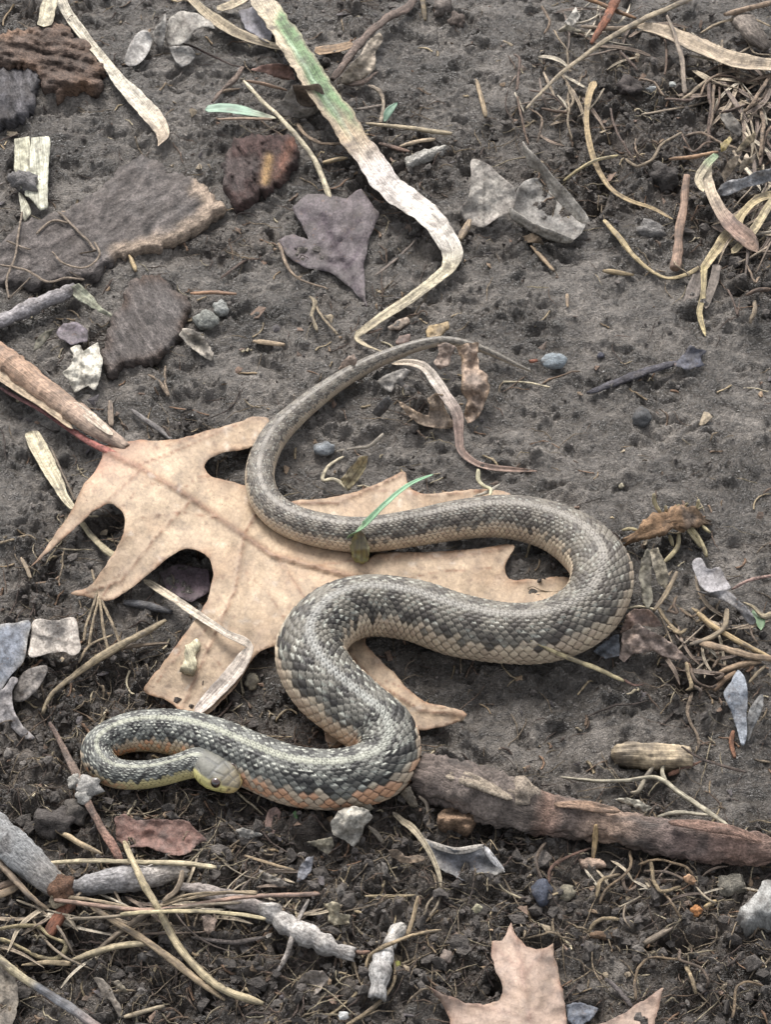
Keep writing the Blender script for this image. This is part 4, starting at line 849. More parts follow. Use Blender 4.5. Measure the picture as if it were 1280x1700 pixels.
TU('straw', 'long thin straw crossing the upper right corner from the top edge', 'straw', [(874, 180, .5), (930, 124, .7), (990, 78, .9), (1056, 38, .9), (1110, 14, .9), (1160, -8, .8)], [5, 7, 8, 10, 10, 9], (190, 172, 138))
BL('dry_grass', 'wide dry striped blade running down to the right edge near the top', 'grass', [(1058, 44, .7), (1110, 56, .8), (1160, 78, .8), (1220, 102, .8), (1300, 112, .7)], [10, 22, 26, 24, 22], (196, 176, 146), vee=.45)
TU('straw', 'straw running level behind the rust stick at the top right', 'straw', [(966, 44), (1010, 48), (1060, 44), (1100, 44)], [8, 9, 8, 6], (150, 130, 104), h=.5)
TU('stick', 'short rust coloured stick at the top edge, right side', 'stick', [(982, 72, .4), (1004, 38, .6), (1028, -12, .7)], [9, 14, 17], (160, 100, 72), M_TWIG)
TU('stem', 'orange brown stem at the top edge crossing behind the rust stick', 'stem', [(950, -10, .6), (1000, 8, .6), (1056, 30, .5)], [8, 9, 7], (160, 116, 76))
TU('stem', 'grey upright stem below the wide striped blade', 'stem', [(1108, 26, 1.0), (1122, 60, .9), (1132, 100, .7), (1138, 156, .4)], [5, 6, 8, 8], (158, 142, 122))
BL('curved_stem', 'long thin tan stem curving down through the dark crumbly soil', 'stem', [(988, 134, .5), (978, 160, .6), (974, 200, .6), (982, 250, .5), (998, 290, .4), (1020, 318, .35), (1048, 334, .3), (1084, 346, .25), (1118, 364, .2)], [14, 11, 9, 10, 8, 7, 6, 5, 4], (176, 152, 108), vee=.3)
TU('straw', 'thin yellow straw crossing the long curved tan stem', 'straw', [(936, 300, .25), (960, 282, .5), (990, 266, .6), (1026, 258, .5)], [5, 6, 6, 5], (196, 178, 124))
TU('stick', 'upright tan stick standing between soil clumps at right', 'stick', [(1141, 292, .8), (1134, 350, .6), (1126, 410, .35), (1121, 446, .2)], [12, 14, 16, 20], (166, 134, 110), M_STRAW, rough=.04)
TU('stick', 'small level orange stick left of the green tipped blade', 'stick', [(1112, 264), (1150, 260), (1192, 252)], [6, 8, 7], (190, 148, 108), h=.6)
BL('curled_grass', 'pale curled dry blade hanging at the right', 'grass', [(1192, 256, 1.3), (1172, 276, 1.3), (1160, 298, 1.2), (1168, 318, 1.1)], [10, 14, 14, 8], [(0, (140, 168, 130)), (.35, (164, 172, 136)), (.5, (206, 192, 158)), (1, (200, 184, 150))], vee=.3, roll=15)
BL('curled_grass', 'broad brown streaked dry blade sweeping down to the right edge', 'grass', [(1180, 262, 1.1), (1176, 296, 1.1), (1190, 338, 1.0), (1214, 374, .9), (1240, 396, .7), (1258, 418, .4)], [9, 16, 20, 26, 30, 14], [(0, (210, 196, 162)), (.45, (204, 184, 154)), (.7, (160, 132, 116)), (1, (170, 138, 114))], vee=.35)
LF('yellow_leaf', 'small yellow tan leaf tip above the pale curled blade', 'leaf', [(1196, 238, .9), (1212, 226, 1.0), (1216, 232, 1.0), (1208, 246, .9), (1198, 252, .8)], (196, 172, 104), step=3)
l = TH('dry_husk', 'cream dry husk leaves clustered at the right edge', 'leaf', 1230, 270)
LF('husk_leaf', None, None, [(1198, 290, .5), (1208, 268, .9), (1228, 256, 1.1), (1226, 272, .9), (1214, 286, .6), (1204, 300, .4)], (198, 176, 148), parent=l, step=4)
LF('husk_leaf', None, None, [(1222, 252, .9), (1240, 228, 1.1), (1258, 218, 1.1), (1252, 236, 1.0), (1238, 248, .9)], (186, 164, 126), parent=l, step=4)
LF('husk_leaf', None, None, [(1228, 278, .7), (1240, 254, 1.0), (1246, 262, 1.0), (1256, 250, .9), (1252, 270, .8), (1240, 274, .7), (1230, 290, .5)], (200, 180, 152), parent=l, step=3)
LF('grey_leaf', 'shiny grey weathered leaf at the right edge below the husk leaves', 'leaf', [(1190, 320, .2), (1198, 304, .5), (1230, 296, .8), (1262, 284, .9), (1310, 270, .9), (1310, 296, .5), (1270, 304, .5), (1236, 312, .5), (1208, 326, .3)], (160, 158, 158), wr=.08, wrs=.3, step=4)
BL('straw_strip', 'dry straw crossing under the broad brown streaked blade', 'straw', [(1300, 322, .6), (1262, 330, .6), (1236, 352, .6), (1216, 384, .5), (1190, 416, .4), (1164, 452, .25)], [12, 12, 12, 22, 16, 12], (196, 176, 128), vee=.5)
BL('straw_strip', 'straight straw rising to the right edge behind the brown streaked blade', 'straw', [(1216, 420, .4), (1248, 388, .6), (1276, 344, .8), (1294, 320, .8)], [10, 14, 13, 12], (204, 186, 140), vee=.4)
BL('straw_strip', 'split grey straw end hanging below the straw crossing at right', 'straw', [(1164, 444, .3), (1152, 484, .15), (1140, 510, .08)], [18, 24, 18], (134, 124, 114), vee=.3)
BL('straw_strip', 'narrow yellow straw thread drooping onto the mud at right', 'straw', [(1170, 440, .4), (1168, 490, .2), (1162, 520, .15), (1166, 540, .1), (1172, 558, .06)], [12, 9, 10, 8, 4], (190, 172, 120), vee=.3)
BL('straw_strip', 'grey brown straw strip beside the yellow drooping thread', 'straw', [(1192, 438, .3), (1182, 480, .2), (1172, 512, .1)], [13, 15, 9], (128, 118, 106), vee=.3)
TU('root_strand', 'yellowish stalk curving along the mud to the straw crossing at right', 'root', [(1004, 366, .15), (1030, 396, .2), (1052, 424, .2), (1078, 448, .15), (1112, 462, .12), (1140, 456, .2), (1160, 444, .3)], [8, 10, 8, 6, 6, 8, 8], (194, 172, 122), bend=.06)
TU('straw', 'short cream straw lying below the winged grey leaf', 'straw', [(882, 408), (900, 428), (920, 450)], [5, 8, 6], (184, 156, 118), h=.1)
TU('straw', 'stubby yellow straw left of the upright tan stick', 'straw', [(1002, 450), (1026, 452), (1052, 456)], [9, 10, 7], (180, 156, 110), h=.08)
TU('twig', 'thick grey twig end in the top right corner', 'twig', [(1228, 30, .5), (1250, 56, .5), (1272, 78, .3)], [34, 40, 22], (150, 138, 124), M_TWIG, knob=.3, rough=.15)
TU('straw', 'straw across the thick grey twig in the top right corner', 'straw', [(1204, 24, 1.0), (1240, 14, 1.1), (1300, 0, 1.1)], [11, 11, 10], (166, 140, 112))
TU('root_strand', 'thin tan root left of the thick grey twig in the corner', 'root', [(1162, 56, .5), (1200, 36, .8), (1240, 30, .9), (1280, 44, .9)], [4, 5, 5, 4], (170, 150, 116))
TU('straw', 'small upright straw in the mud right of the bleached blade', 'straw', [(790, 132, .3), (798, 160, .25), (806, 194, .12)], [6, 8, 8], (196, 170, 130))
TU('straw', 'thin rust straw pointing right from the small upright straw', 'straw', [(806, 178, .1), (850, 180, .12), (900, 184, .12), (930, 182, .1)], [5, 7, 6, 4], (160, 116, 88))
LF('pale_scrap', 'white leaf scrap caught among roots near the top right', 'leaf', [(938, 36, .4), (956, 12, .6), (964, 26, .6), (956, 40, .4), (946, 44, .3)], (198, 190, 176), step=3)
LF('pale_scrap', 'thin curled pale husk below the white leaf scrap', 'leaf', [(926, 52, .3), (944, 42, .5), (966, 50, .4), (974, 58, .3), (950, 52, .3)], (190, 176, 146), step=3)
TU('stem_scrap', 'rusty stem stub hanging at the top edge right of centre', 'stem', [(868, -8, .3), (872, 16, .25), (875, 34, .15)], [9, 8, 6], (140, 110, 94), M_TWIG)
TU('straw', 'olive dry straw at the top edge beside the mud lumps', 'straw', [(700, -8, .2), (703, 12, .2), (706, 34, .1)], [9, 9, 7], (128, 112, 80))
ST('clay_lump', 'cracked grey mud lump at the top edge right of the twig', 'lump', 735, 12, 42, 40, (126, 116, 108), M_CLOD, lump=.5)
ST('clay_lump', 'dark brown mud lump just below the cracked one at the top', 'lump', 760, 34, 32, 38, (104, 92, 84), M_CLOD, lump=.5)
ST('pebble', 'small white pebble in the dark soil at upper right', 'pebble', 1117, 140, 16, 12, (190, 192, 186), h=.25)
ST('pebble', 'flat whitish pebble left of the small white one', 'pebble', 1086, 148, 26, 14, (164, 166, 164), h=.2, rot=-20)
ST('clay_lump', 'smooth grey mud lump left of the upright tan stick', 'lump', 1082, 382, 56, 38, (126, 122, 118), M_CLOD, rot=-15, lump=.4)
ST('earth_clod', 'dark soil clod under the upright tan stick top', 'clod', 1104, 292, 52, 50, (84, 78, 74), M_CLOD, rot=40, lump=.6)
ST('earth_clod', 'brown soil clod among roots at upper right', 'clod', 1046, 146, 44, 40, (86, 78, 74), M_CLOD, lump=.6)
LF('pale_scrap', 'greyish leaf scrap hidden among the roots at right', 'leaf', [(1194, 190, .5), (1214, 186, .6), (1230, 208, .4), (1244, 222, .3), (1226, 226, .3), (1206, 212, .4)], (142, 134, 122), step=4)
LF('tan_scrap', 'small brown curled leaf scrap below the winged grey leaf', 'leaf', [(866, 392, .1), (884, 386, .3), (900, 396, .3), (904, 408, .1), (888, 402, .25), (872, 402, .1)], (150, 126, 98), step=3)
# roots of the torn up tuft at the right
ROOTS = [([(1160, 165), (1175, 140), (1190, 125), (1230, 118)], 5), ([(1165, 150), (1180, 128), (1210, 126), (1240, 138)], 4), ([(1176, 130), (1200, 140), (1226, 148)], 4), ([(1178, 132), (1178, 170), (1180, 200), (1176, 246)], 7), ([(1186, 140), (1184, 180), (1178, 220)], 5), ([(1190, 128), (1196, 160), (1186, 190)], 4), ([(1130, 168), (1150, 152), (1174, 134)], 7), ([(1104, 164), (1140, 166), (1156, 160)], 6),
         ([(1280, 128), (1262, 150), (1250, 172), (1236, 186)], 7), ([(1290, 150), (1262, 166), (1244, 180)], 5), ([(1236, 180), (1232, 200), (1226, 204)], 4), ([(1240, 174), (1216, 182), (1194, 188)], 5), ([(1264, 180), (1268, 206), (1266, 230), (1262, 260)], 7), ([(1292, 200), (1272, 224), (1262, 276)], 6), ([(1290, 170), (1250, 174), (1230, 166)], 4), ([(1274, 230), (1284, 266), (1278, 290)], 5),
         ([(1140, 225), (1160, 220), (1176, 226), (1204, 242), (1226, 248)], 6), ([(1136, 244), (1156, 250), (1172, 238), (1184, 236)], 5), ([(1040, 264), (1060, 276), (1082, 262), (1100, 242), (1132, 220)], 6), ([(1014, 180), (1020, 210), (1036, 240), (1054, 268)], 4), ([(1056, 230), (1060, 256), (1072, 262)], 3), ([(1134, 222), (1138, 240), (1150, 254)], 3),
         ([(930, 120), (946, 146), (950, 170), (920, 200)], 5), ([(880, 150), (920, 160), (940, 180)], 4), ([(880, 180), (900, 200), (892, 236)], 4), ([(900, 180), (930, 186), (950, 190)], 6), ([(946, 150), (944, 210), (950, 232)], 4), ([(858, 150), (862, 100), (854, 90)], 5), ([(900, 10), (912, 40), (904, 56)], 5), ([(860, 160), (866, 200), (878, 240)], 4),
         ([(920, 50), (940, 84), (946, 120)], 4), ([(1030, 86), (1044, 100), (1060, 118)], 5), ([(1062, 130), (1086, 136), (1104, 160)], 5), ([(1104, 66), (1108, 100), (1104, 124)], 4), ([(1240, 66), (1252, 88), (1280, 92)], 4), ([(1196, 104), (1216, 96), (1244, 102)], 5), ([(1240, 138), (1264, 130), (1290, 118)], 7), ([(1176, 118), (1200, 108), (1240, 116), (1270, 150)], 4),
         ([(1146, 460), (1128, 440), (1120, 430)], 3), ([(1208, 480), (1218, 500), (1226, 530)], 4), ([(1240, 440), (1254, 470), (1262, 460)], 4), ([(1280, 480), (1256, 484), (1240, 490)], 9), ([(1254, 500), (1252, 520), (1246, 536)], 8)]
tuft = TH('torn_root', 'torn up brown branching root in the dark soil at upper right', 'root', 1190, 180)
wisp = TH('wispy_root', 'wispy thin branching root above the winged grey leaf', 'root', 905, 150)
trail = TH('trailing_root', 'broken rusty root on the mud at the right edge below the straws', 'root', 1230, 490)
for i, (pp, wd) in enumerate(ROOTS):
    hh = .25 + .35 * (_r1[i]); n = len(pp); xm = pp[len(pp) // 2]; par = trail if xm[1] > 430 else wisp if xm[0] < 960 else tuft
    cl = [(150, 128, 104), (126, 104, 86), (164, 146, 118), (110, 92, 80)][i % 4]
    TU('rootlet', None, None, [(x, y, hh * (.4 + .8 * math.sin(math.pi * (k + .5) / n))) for k, (x, y) in enumerate(pp)], wd, cl, M_TWIG, parent=par, seg=6, bend=.12)
# ---- middle left
t_ = TH('muddy_twig', 'mud coated grey twig with a pale split bract at the left edge', 'twig', 80, 505)
TU('shaft', None, None, [(-30, 548, .2), (20, 524, .25), (60, 506, .3), (100, 490, .3), (122, 478, .3)], [22, 24, 25, 24, 20], (158, 154, 154), M_TWIG, parent=t_, knob=.2, rough=.14, bead=.3, seg=14, rib=0., flat=.9)
LF('bract', None, None, [(112, 478, .4), (130, 470, .5), (148, 484, .45), (160, 504, .35), (186, 522, .15), (184, 528, .1), (158, 514, .25), (136, 502, .3), (120, 490, .35)], (196, 196, 164), M_STRAWB, parent=t_, step=4, ang=40)
LF('pale_leaf', 'torn cream leaf fragment below the squarish bark chip', 'leaf', [(116, 578, .4), (132, 572, .5), (138, 582, .4), (162, 568, .4), (170, 600, .4), (166, 628, .3), (156, 650, .15), (146, 640, .2), (122, 652, .1), (114, 632, .2), (102, 618, .3), (118, 606, .4), (122, 590, .4)], (214, 206, 186), wr=.09, wrs=.3, step=4)
LF('purple_leaf', 'small wet purple leaf above the torn cream fragment', 'leaf', [(92, 552, .1), (102, 538, .25), (126, 534, .3), (146, 548, .25), (144, 566, .2), (118, 572, .2), (98, 562, .1)], (128, 116, 122), wr=.05, step=4)
LF('olive_scrap', 'narrow olive brown leaf scrap left of the small purple leaf', 'leaf', [(54, 586, .1), (58, 566, .2), (76, 548, .3), (90, 544, .3), (80, 562, .2), (64, 578, .15)], (124, 118, 98), step=4)
t_ = TH('clay_lump', 'two lumpy pale grey mud balls right of the squarish bark chip', 'lump', 345, 530)
ST('lump', None, None, 366, 512, 30, 30, (166, 166, 160), M_CLOD, parent=t_, lump=.3)
ST('lump', None, None, 342, 533, 44, 38, (150, 150, 142), M_CLOD, parent=t_, lump=.35)
LF('husk_scrap', 'boat shaped pale husk scrap with shade painted in its hollow right of the bark chip', 'leaf', [(296, 556, .4), (304, 546, .45), (320, 546, .4), (338, 560, .3), (356, 588, .15), (350, 598, .1), (326, 586, .2), (308, 568, .3)], (178, 166, 148), ctrl=[(328, 570, .05)], step=3, colf=lambda x, y, c: c * (1 - .75 * np.exp(-(segdist(x, y, [(322, 562), (340, 578)], False) / 6) ** 2))[:, None])  # the shade inside the hollow is painted into the husk's colour
TU('hollow_stem', 'hollow grey stem stub beside the boat shaped husk scrap', 'stem', [(352, 604, .1), (376, 588, .15), (398, 570, .2)], [20, 24, 22], (98, 94, 92), M_TWIG)
t_ = TH('reed_stalk', 'thick split tan reed stalk at the left pointing to the oak leaf', 'stalk', 100, 670)
TU('stalk', None, None, [(-40, 560, .35), (30, 614, .4), (90, 660, .45), (150, 704, .5), (208, 742, .5)], [46, 46, 42, 38, 22], [(0, (186, 146, 116)), (.4, (196, 158, 126)), (.8, (190, 162, 138)), (1, (176, 152, 130))], M_STRAW, parent=t_, rough=.1, seg=14, flat=.6)
BL('peeling_strip', None, None, [(-40, 596, .7), (20, 636, .72), (70, 670, .72), (120, 712, .7)], [14, 20, 16, 6], (212, 186, 150), parent=t_, vee=.3)
BL('peeling_strip', None, None, [(120, 668, 1.05), (150, 692, 1.05), (186, 722, .95)], [8, 16, 8], (206, 190, 166), parent=t_, vee=.3)
BL('straw_strip', 'wide frayed pale straw strip left of the oak leaf', 'straw', [(50, 716, .2), (68, 752, .25), (88, 790, .3), (108, 828, .35), (122, 846, .35)], [24, 30, 24, 14, 10], (206, 194, 158), vee=.5)
TU('straw', 'straw passing under the left lobes of the oak leaf', 'straw', [(98, 812, .15), (130, 862, .12), (160, 900, .1), (186, 922, .1), (214, 940, .1)], [9, 10, 11, 13, 12], (190, 176, 136))
TU('straw', 'thin dark edged straw beside the frayed strip left of the oak leaf', 'straw', [(82, 742, .15), (104, 790, .2), (124, 832, .2)], [5, 5, 4], (136, 122, 102))
TU('straw', 'small upright tan stub above the oak leaf base', 'straw', [(182, 666, .3), (183, 686, .2), (184, 708, .1)], [8, 9, 9], (164, 144, 122))
TU('stick', 'grey stick behind the oak leaf base', 'stick', [(218, 680, .1), (250, 704, .12), (284, 730, .12)], [8, 10, 9], (150, 146, 142), M_TWIG)
TU('root_strand', 'forked dry sprig on the mud above the oak leaf', 'root', [(246, 622), (262, 632), (280, 658), (274, 640), (274, 608)], [4, 6, 4, 4, 4], (160, 140, 116), M_TWIG, h=.1)
SLABR = [[(36, 352), (24, 420), (12, 460), (14, 500)], [(0, 440), (40, 448), (80, 468), (112, 462), (146, 466)], [(86, 418), (110, 440), (140, 444), (164, 424), (156, 402)], [(96, 352), (130, 384), (160, 420)], [(10, 400), (36, 410), (50, 414)], [(60, 388), (86, 366), (112, 370)]]
t_ = TH('pale_root', 'thin pale branching root curling over the big bark slab', 'root', 80, 430)
for i, pp in enumerate(SLABR):
    TU('rootlet', None, None, [(x, y, .55) for x, y in pp], 4 + i % 2, (158, 140, 118), M_TWIG, parent=t_, seg=6, bend=.08)
TU('straw', 'tiny yellow straw under the lower edge of the bark slab', 'straw', [(214, 424), (220, 438), (225, 450)], [6, 8, 7], (186, 160, 112), h=.15)
TU('root_strand', 'dark root arching on the mud right of the bark slab', 'root', [(366, 462), (388, 446), (410, 432), (432, 430)], [4, 5, 4, 3], (104, 84, 72), M_TWIG, h=.12)
# ---- centre: withered leaf by the tail, sprouts
l = TH('withered_leaf', 'crumpled pinkish tan withered leaf inside the curve of the tail', 'leaf', 760, 650)
LF('lobe', None, None, [(726, 572, .5), (740, 568, .7), (756, 574, .6), (750, 592, .4), (746, 608, .25), (730, 614, .2), (720, 602, .3), (728, 588, .45)], (172, 148, 130), parent=l, wr=.1, wrs=.3, step=4)
LF('lobe', None, None, [(758, 576, .7), (776, 570, .8), (796, 568, .8), (792, 590, .6), (796, 612, .55), (810, 622, .6), (814, 642, .5), (806, 668, .4), (796, 694, .3), (778, 702, .2), (770, 688, .2), (776, 664, .35), (764, 648, .3), (768, 620, .4), (764, 592, .5)], (176, 150, 130), ctrl=[(792, 640, .9)], parent=l, wr=.18, wrs=.35, step=4, edge=(196, 164, 130))
LF('lobe', None, None, [(658, 664, .5), (670, 668, .5), (690, 684, .3), (712, 690, .25), (714, 670, .5), (708, 662, .6), (722, 652, .7), (736, 656, .6), (740, 680, .4), (750, 698, .3), (760, 700, .3), (748, 712, .15), (720, 710, .1), (694, 704, .15), (676, 688, .3)], (184, 160, 136), parent=l, wr=.12, wrs=.3, step=4, edge=(200, 172, 140))
BL('strap', None, None, [(650, 604, .4), (676, 602, .6), (704, 610, .9), (724, 634, 1.0), (744, 662, 1.0), (760, 690, .8), (762, 722, .45), (766, 748, .25), (788, 768, .15), (812, 776, .1), (850, 780, .08), (892, 782, .06)], [6, 10, 14, 18, 18, 20, 15, 13, 10, 10, 8, 3], [(0, (196, 178, 150)), (.3, (212, 200, 184)), (.55, (164, 138, 124)), (1, (150, 122, 104))], parent=l, vee=.5, roll=-12)
LF('grey_scrap', 'torn greyish leaf scrap left of the withered leaf', 'leaf', [(624, 634, .2), (640, 622, .5), (672, 610, .6), (684, 616, .5), (668, 632, .5), (690, 648, .3), (700, 656, .2), (680, 650, .3), (656, 636, .4), (650, 652, .3), (640, 646, .3)], (158, 150, 140), wr=.1, wrs=.3, step=4)
LF('dark_scrap', 'dark grey folded leaf scrap below the torn greyish one', 'leaf', [(616, 686, .1), (630, 668, .4), (646, 656, .5), (652, 668, .3), (640, 684, .15), (630, 692, .05)], (108, 104, 100), step=3)
LF('tan_scrap', 'small tan leaf tip sticking up behind the snake tail', 'leaf', [(560, 614, .2), (570, 598, .5), (588, 586, .8), (592, 600, .7), (588, 612, .4)], (196, 168, 146), step=4)
TU('stem_scrap', 'thin stem scrap touching the tail next to the blade thread', 'stem', [(590, 548), (608, 552), (634, 546)], [4, 5, 4], (150, 126, 108), M_TWIG, h=.12)
LF('wood_flake', 'pale wood flake just above the snake tail', 'wood', [(644, 542), (662, 530), (678, 526), (680, 536), (664, 546), (648, 550)], (164, 144, 124), h=.15, step=4, thick=.08)
LF('wood_flake', 'yellow tan wood flake above the top of the tail curve', 'wood', [(708, 548), (712, 540), (744, 534), (746, 544), (728, 560), (712, 562)], (190, 160, 112), h=.2, step=4, thick=.08)
LF('wood_flake', 'pinkish wood flake above the snake tail', 'wood', [(656, 568), (664, 558), (680, 554), (680, 566), (666, 572)], (168, 136, 120), h=.18, step=4, thick=.08)
ST('pebble', 'blue grey pebble with dark underside right of the tail tip', 'pebble', 920, 600, 50, 32, (150, 158, 162), M_STONE, h=.1, facet=.7, lump=.15, rot=4)
ST('pebble', 'small light grey pebble inside the tail curve', 'pebble', 538, 745, 36, 26, (148, 152, 154), M_STONE, h=.05, rot=15)
TU('stem_scrap', 'reddish crumb of stem left of the blue grey pebble', 'stem', [(880, 600), (892, 598)], [10, 9], (178, 112, 86), M_TWIG, h=.05)
TU('sprout', 'pale curled rootlet right of the small grey pebble', 'sprout', [(556, 750, .08), (584, 744, .12), (612, 740, .2), (624, 732, .3), (636, 720, .4)], [4, 4, 6, 7, 5], (178, 168, 148))
LF('bract', 'small striped cream bract standing inside the tail curve', 'leaf', [(564, 796, .2), (576, 782, .5), (596, 760, .9), (612, 756, 1.0), (606, 780, .6), (592, 800, .3), (580, 814, .1), (572, 806, .15)], (190, 172, 126), M_STRAWB, step=3, ang=-55)
TU('sprout', 'thin angled pale sprout left of the striped cream bract', 'sprout', [(570, 758, .5), (544, 776, .35), (536, 798, .2), (552, 796, .2), (566, 802, .15), (578, 814, .1)], [5, 6, 6, 7, 7, 5], (206, 194, 158))
TU('sprout', 'pale hooked sprout rising above the far edge of the snake', 'sprout', [(794, 780, .5), (794, 796, .6), (806, 808, .7), (816, 812, .8), (814, 824, .9)], [8, 7, 7, 6, 5], (206, 200, 156))
TU('sprout', 'tapered grey sprout lying beside the pale hooked one', 'sprout', [(786, 824, .5), (810, 816, .6), (830, 804, .5)], [3, 7, 3], (176, 170, 152))
TU('sprout', 'zigzag pale sprout above the snake body at right', 'sprout', [(892, 782, .5), (874, 794, .4), (878, 808, .35), (868, 822, .35), (860, 830, .3)], [8, 7, 7, 7, 7], (200, 192, 146))
t_ = TH('grass_shoot', 'green grass shoot leaning over the snake from a slit in the oak leaf', 'shoot', 598, 915)
LF('sheath', None, None, [(584, 924, .45), (580, 906, .6), (590, 882, 1.0), (598, 878, 1.1), (606, 890, .9), (614, 912, .6), (612, 930, .45), (600, 936, .4), (590, 934, .4)], (128, 122, 78), M_GREEN, parent=t_, step=3, ctrl=[(598, 912, .75)], ang=85, veins=[[(588, 926), (597, 884)], [(600, 930), (600, 884)], [(610, 924), (602, 886)]], vcol=(96, 84, 66))
BL('green_blade', None, None, [(580, 906, .6), (584, 888, 1.2), (606, 870, 1.9), (640, 836, 2.3), (680, 804, 2.3), (720, 787, 2.1)], [6, 8, 9, 8, 6, 2], [(0, (126, 158, 116)), (.5, (118, 166, 126)), (1, (128, 176, 136))], M_GREEN, parent=t_, vee=.4)
# ---- right middle
TU('dark_twig', 'dark slate twig lying on smooth mud at right', 'twig', [(978, 652, .04), (1020, 636, .06), (1070, 618, .08), (1124, 602, .06)], [10, 14, 16, 12], (84, 84, 92), M_TWIG, rough=.2, flat=.6)
LF('dark_leaf', 'small dark wet leaf at the end of the slate twig', 'leaf', [(1120, 606, .1), (1136, 586, .2), (1146, 572, .25), (1160, 580, .25), (1176, 582, .2), (1164, 592, .2), (1170, 606, .15), (1140, 614, .1)], (82, 82, 92), step=4, wr=.06)
ST('dark_stone', 'dark stone half sunk in the smooth mud at right', 'stone', 1066, 694, 36, 34, (82, 82, 82), M_STONE, facet=.6, h=-.05)
ST('pebble', 'tiny dark pebble left of the small dark wet leaf', 'pebble', 998, 590, 14, 12, (80, 80, 88))
ST('pebble', 'tiny cream pebble on the smooth mud above the snake at right', 'pebble', 1032, 806, 10, 10, (196, 186, 160))
TU('straw', 'tiny upright straw on the smooth mud below the orange brown stick', 'straw', [(942, 488), (943, 510)], [5, 5], (176, 150, 116), h=.1)
t_ = TH('gnarled_root', 'fuzzy tan root knob with cut rootlets right of the snake', 'root', 1110, 868)
TU('knob', None, None, [(1046, 896, .25), (1066, 886, .4), (1090, 872, .5), (1120, 862, .5), (1150, 860, .4), (1170, 866, .2)], [12, 26, 36, 40, 34, 16], [(0, (150, 118, 84)), (.5, (164, 126, 88)), (1, (126, 104, 80))], M_TWIG, parent=t_, rough=.5, knob=.4, seg=26, step=.04)
for pp, wd in (([(1098, 852, .9), (1088, 836, 1.3), (1086, 820, 1.6)], 8), ([(1156, 846, .8), (1160, 830, 1.2)], 7), ([(1106, 850, .9), (1106, 840, 1.1)], 7), ([(1138, 842, .9), (1142, 836, 1.1)], 7), ([(1120, 846, .9), (1128, 838, 1.1)], 6), ([(1136, 872, .6), (1150, 890, .4), (1164, 908, .2)], 8), ([(1146, 872, .6), (1162, 896, .35), (1174, 924, .1)], 8), ([(1062, 882, .4), (1046, 878, .5), (1034, 880, .4)], 7), ([(1166, 872, .4), (1180, 884, .3)], 8), ([(1052, 892, .3), (1042, 908, .15)], 7), ([(1128, 886, .4), (1126, 906, .25), (1108, 928, .15), (1102, 934, .1)], 8), ([(1112, 888, .4), (1118, 906, .25)], 7), ([(1160, 846, .8), (1168, 842, .9)], 5)):
    TU('rootlet', None, None, pp, wd, (206, 190, 138), M_STRAW, parent=t_, seg=7, rough=.08)
l = TH('leaf_bud', 'pair of grey green pointed husk leaves right of the snake bend', 'leaf', 1085, 950)
LF('husk_leaf', None, None, [(1068, 1000, .1), (1062, 960, .3), (1064, 930, .5), (1076, 910, .7), (1084, 920, .6), (1082, 960, .35), (1084, 1000, .1), (1076, 1012, .05)], (132, 126, 108), parent=l, step=4, cup=.12)
LF('husk_leaf', None, None, [(1080, 912, .7), (1092, 910, .75), (1104, 932, .6), (1112, 956, .4), (1106, 980, .25), (1094, 968, .35), (1084, 940, .6)], (158, 146, 122), parent=l, step=4, cup=.12)
TU('stem_scrap', 'short tan stem crossing the foot of the grey green husk leaves', 'stem', [(1086, 1014, .15), (1104, 990, .3), (1116, 968, .4), (1124, 950, .5)], [6, 8, 8, 8], (172, 152, 118))
l = TH('grey_leaf', 'ragged bluish grey dead leaf at the right below the root knob', 'leaf', 1190, 985)
LF('upper_blade', None, None, [(1150, 932, .5), (1164, 926, .55), (1176, 944, .5), (1196, 942, .55), (1206, 962, .5), (1214, 976, .5), (1190, 984, .55), (1170, 980, .5), (1156, 956, .5)], (150, 146, 146), parent=l, crease=.031, smooth_out=True, jit=1.0, step=4, wr=.06, veins=[[(1198, 950), (1192, 968)]])
LF('lower_blade', None, None, [(1152, 980, .3), (1176, 984, .6), (1206, 980, .7), (1224, 994, .7), (1244, 1012, .6), (1256, 1032, .4), (1248, 1038, .3), (1228, 1016, .5), (1206, 998, .55), (1178, 990, .4)], (148, 144, 142), parent=l, crease=.031, smooth_out=True, jit=1.0, step=4, wr=.08)
BL('green_leaf', 'small round green leaf tip at the right edge beside the grey leaf', 'leaf', [(1252, 1012, .4), (1262, 1028, .5), (1264, 1046, .4)], [10, 18, 8], (112, 142, 104), M_GREEN)
TU('root_strand', 'pinkish root at the right edge above the green leaf tip', 'root', [(1216, 978, .4), (1240, 966, .5), (1290, 954, .5)], [5, 6, 6], (176, 142, 128), M_TWIG)
TU('sprout', 'forked cream root at the right edge below the pinkish one', 'root', [(1290, 1018, .5), (1270, 1024, .5), (1252, 1008, .6), (1236, 1000, .5)], [14, 10, 6, 4], (186, 170, 134), M_TWIG)
l = TH('brown_leaf', 'curled mottled brown leaf right of the snake bend', 'leaf', 1080, 1060)
LF('back_fold', None, None, [(1030, 1052, .3), (1040, 1022, .7), (1054, 1010, .9), (1076, 1012, .9), (1092, 1024, .7), (1100, 1040, .5), (1076, 1040, .6), (1050, 1040, .6)], (148, 118, 104), parent=l, wr=.1, wrs=.3, step=4, edge=(178, 152, 132))
LF('front_fold', None, None, [(1030, 1092, .1), (1034, 1050, .5), (1060, 1036, .8), (1086, 1050, .75), (1116, 1066, .5), (1134, 1084, .3), (1146, 1100, .1), (1120, 1096, .15), (1086, 1082, .35), (1050, 1086, .3), (1036, 1100, .05)], (174, 150, 134), parent=l, wr=.1, wrs=.35, step=4, colf=lambda x, y, c: c * (1 - .6 * sstep(.1, .3, perlin(x / 22 + 4, y / 22)))[:, None])
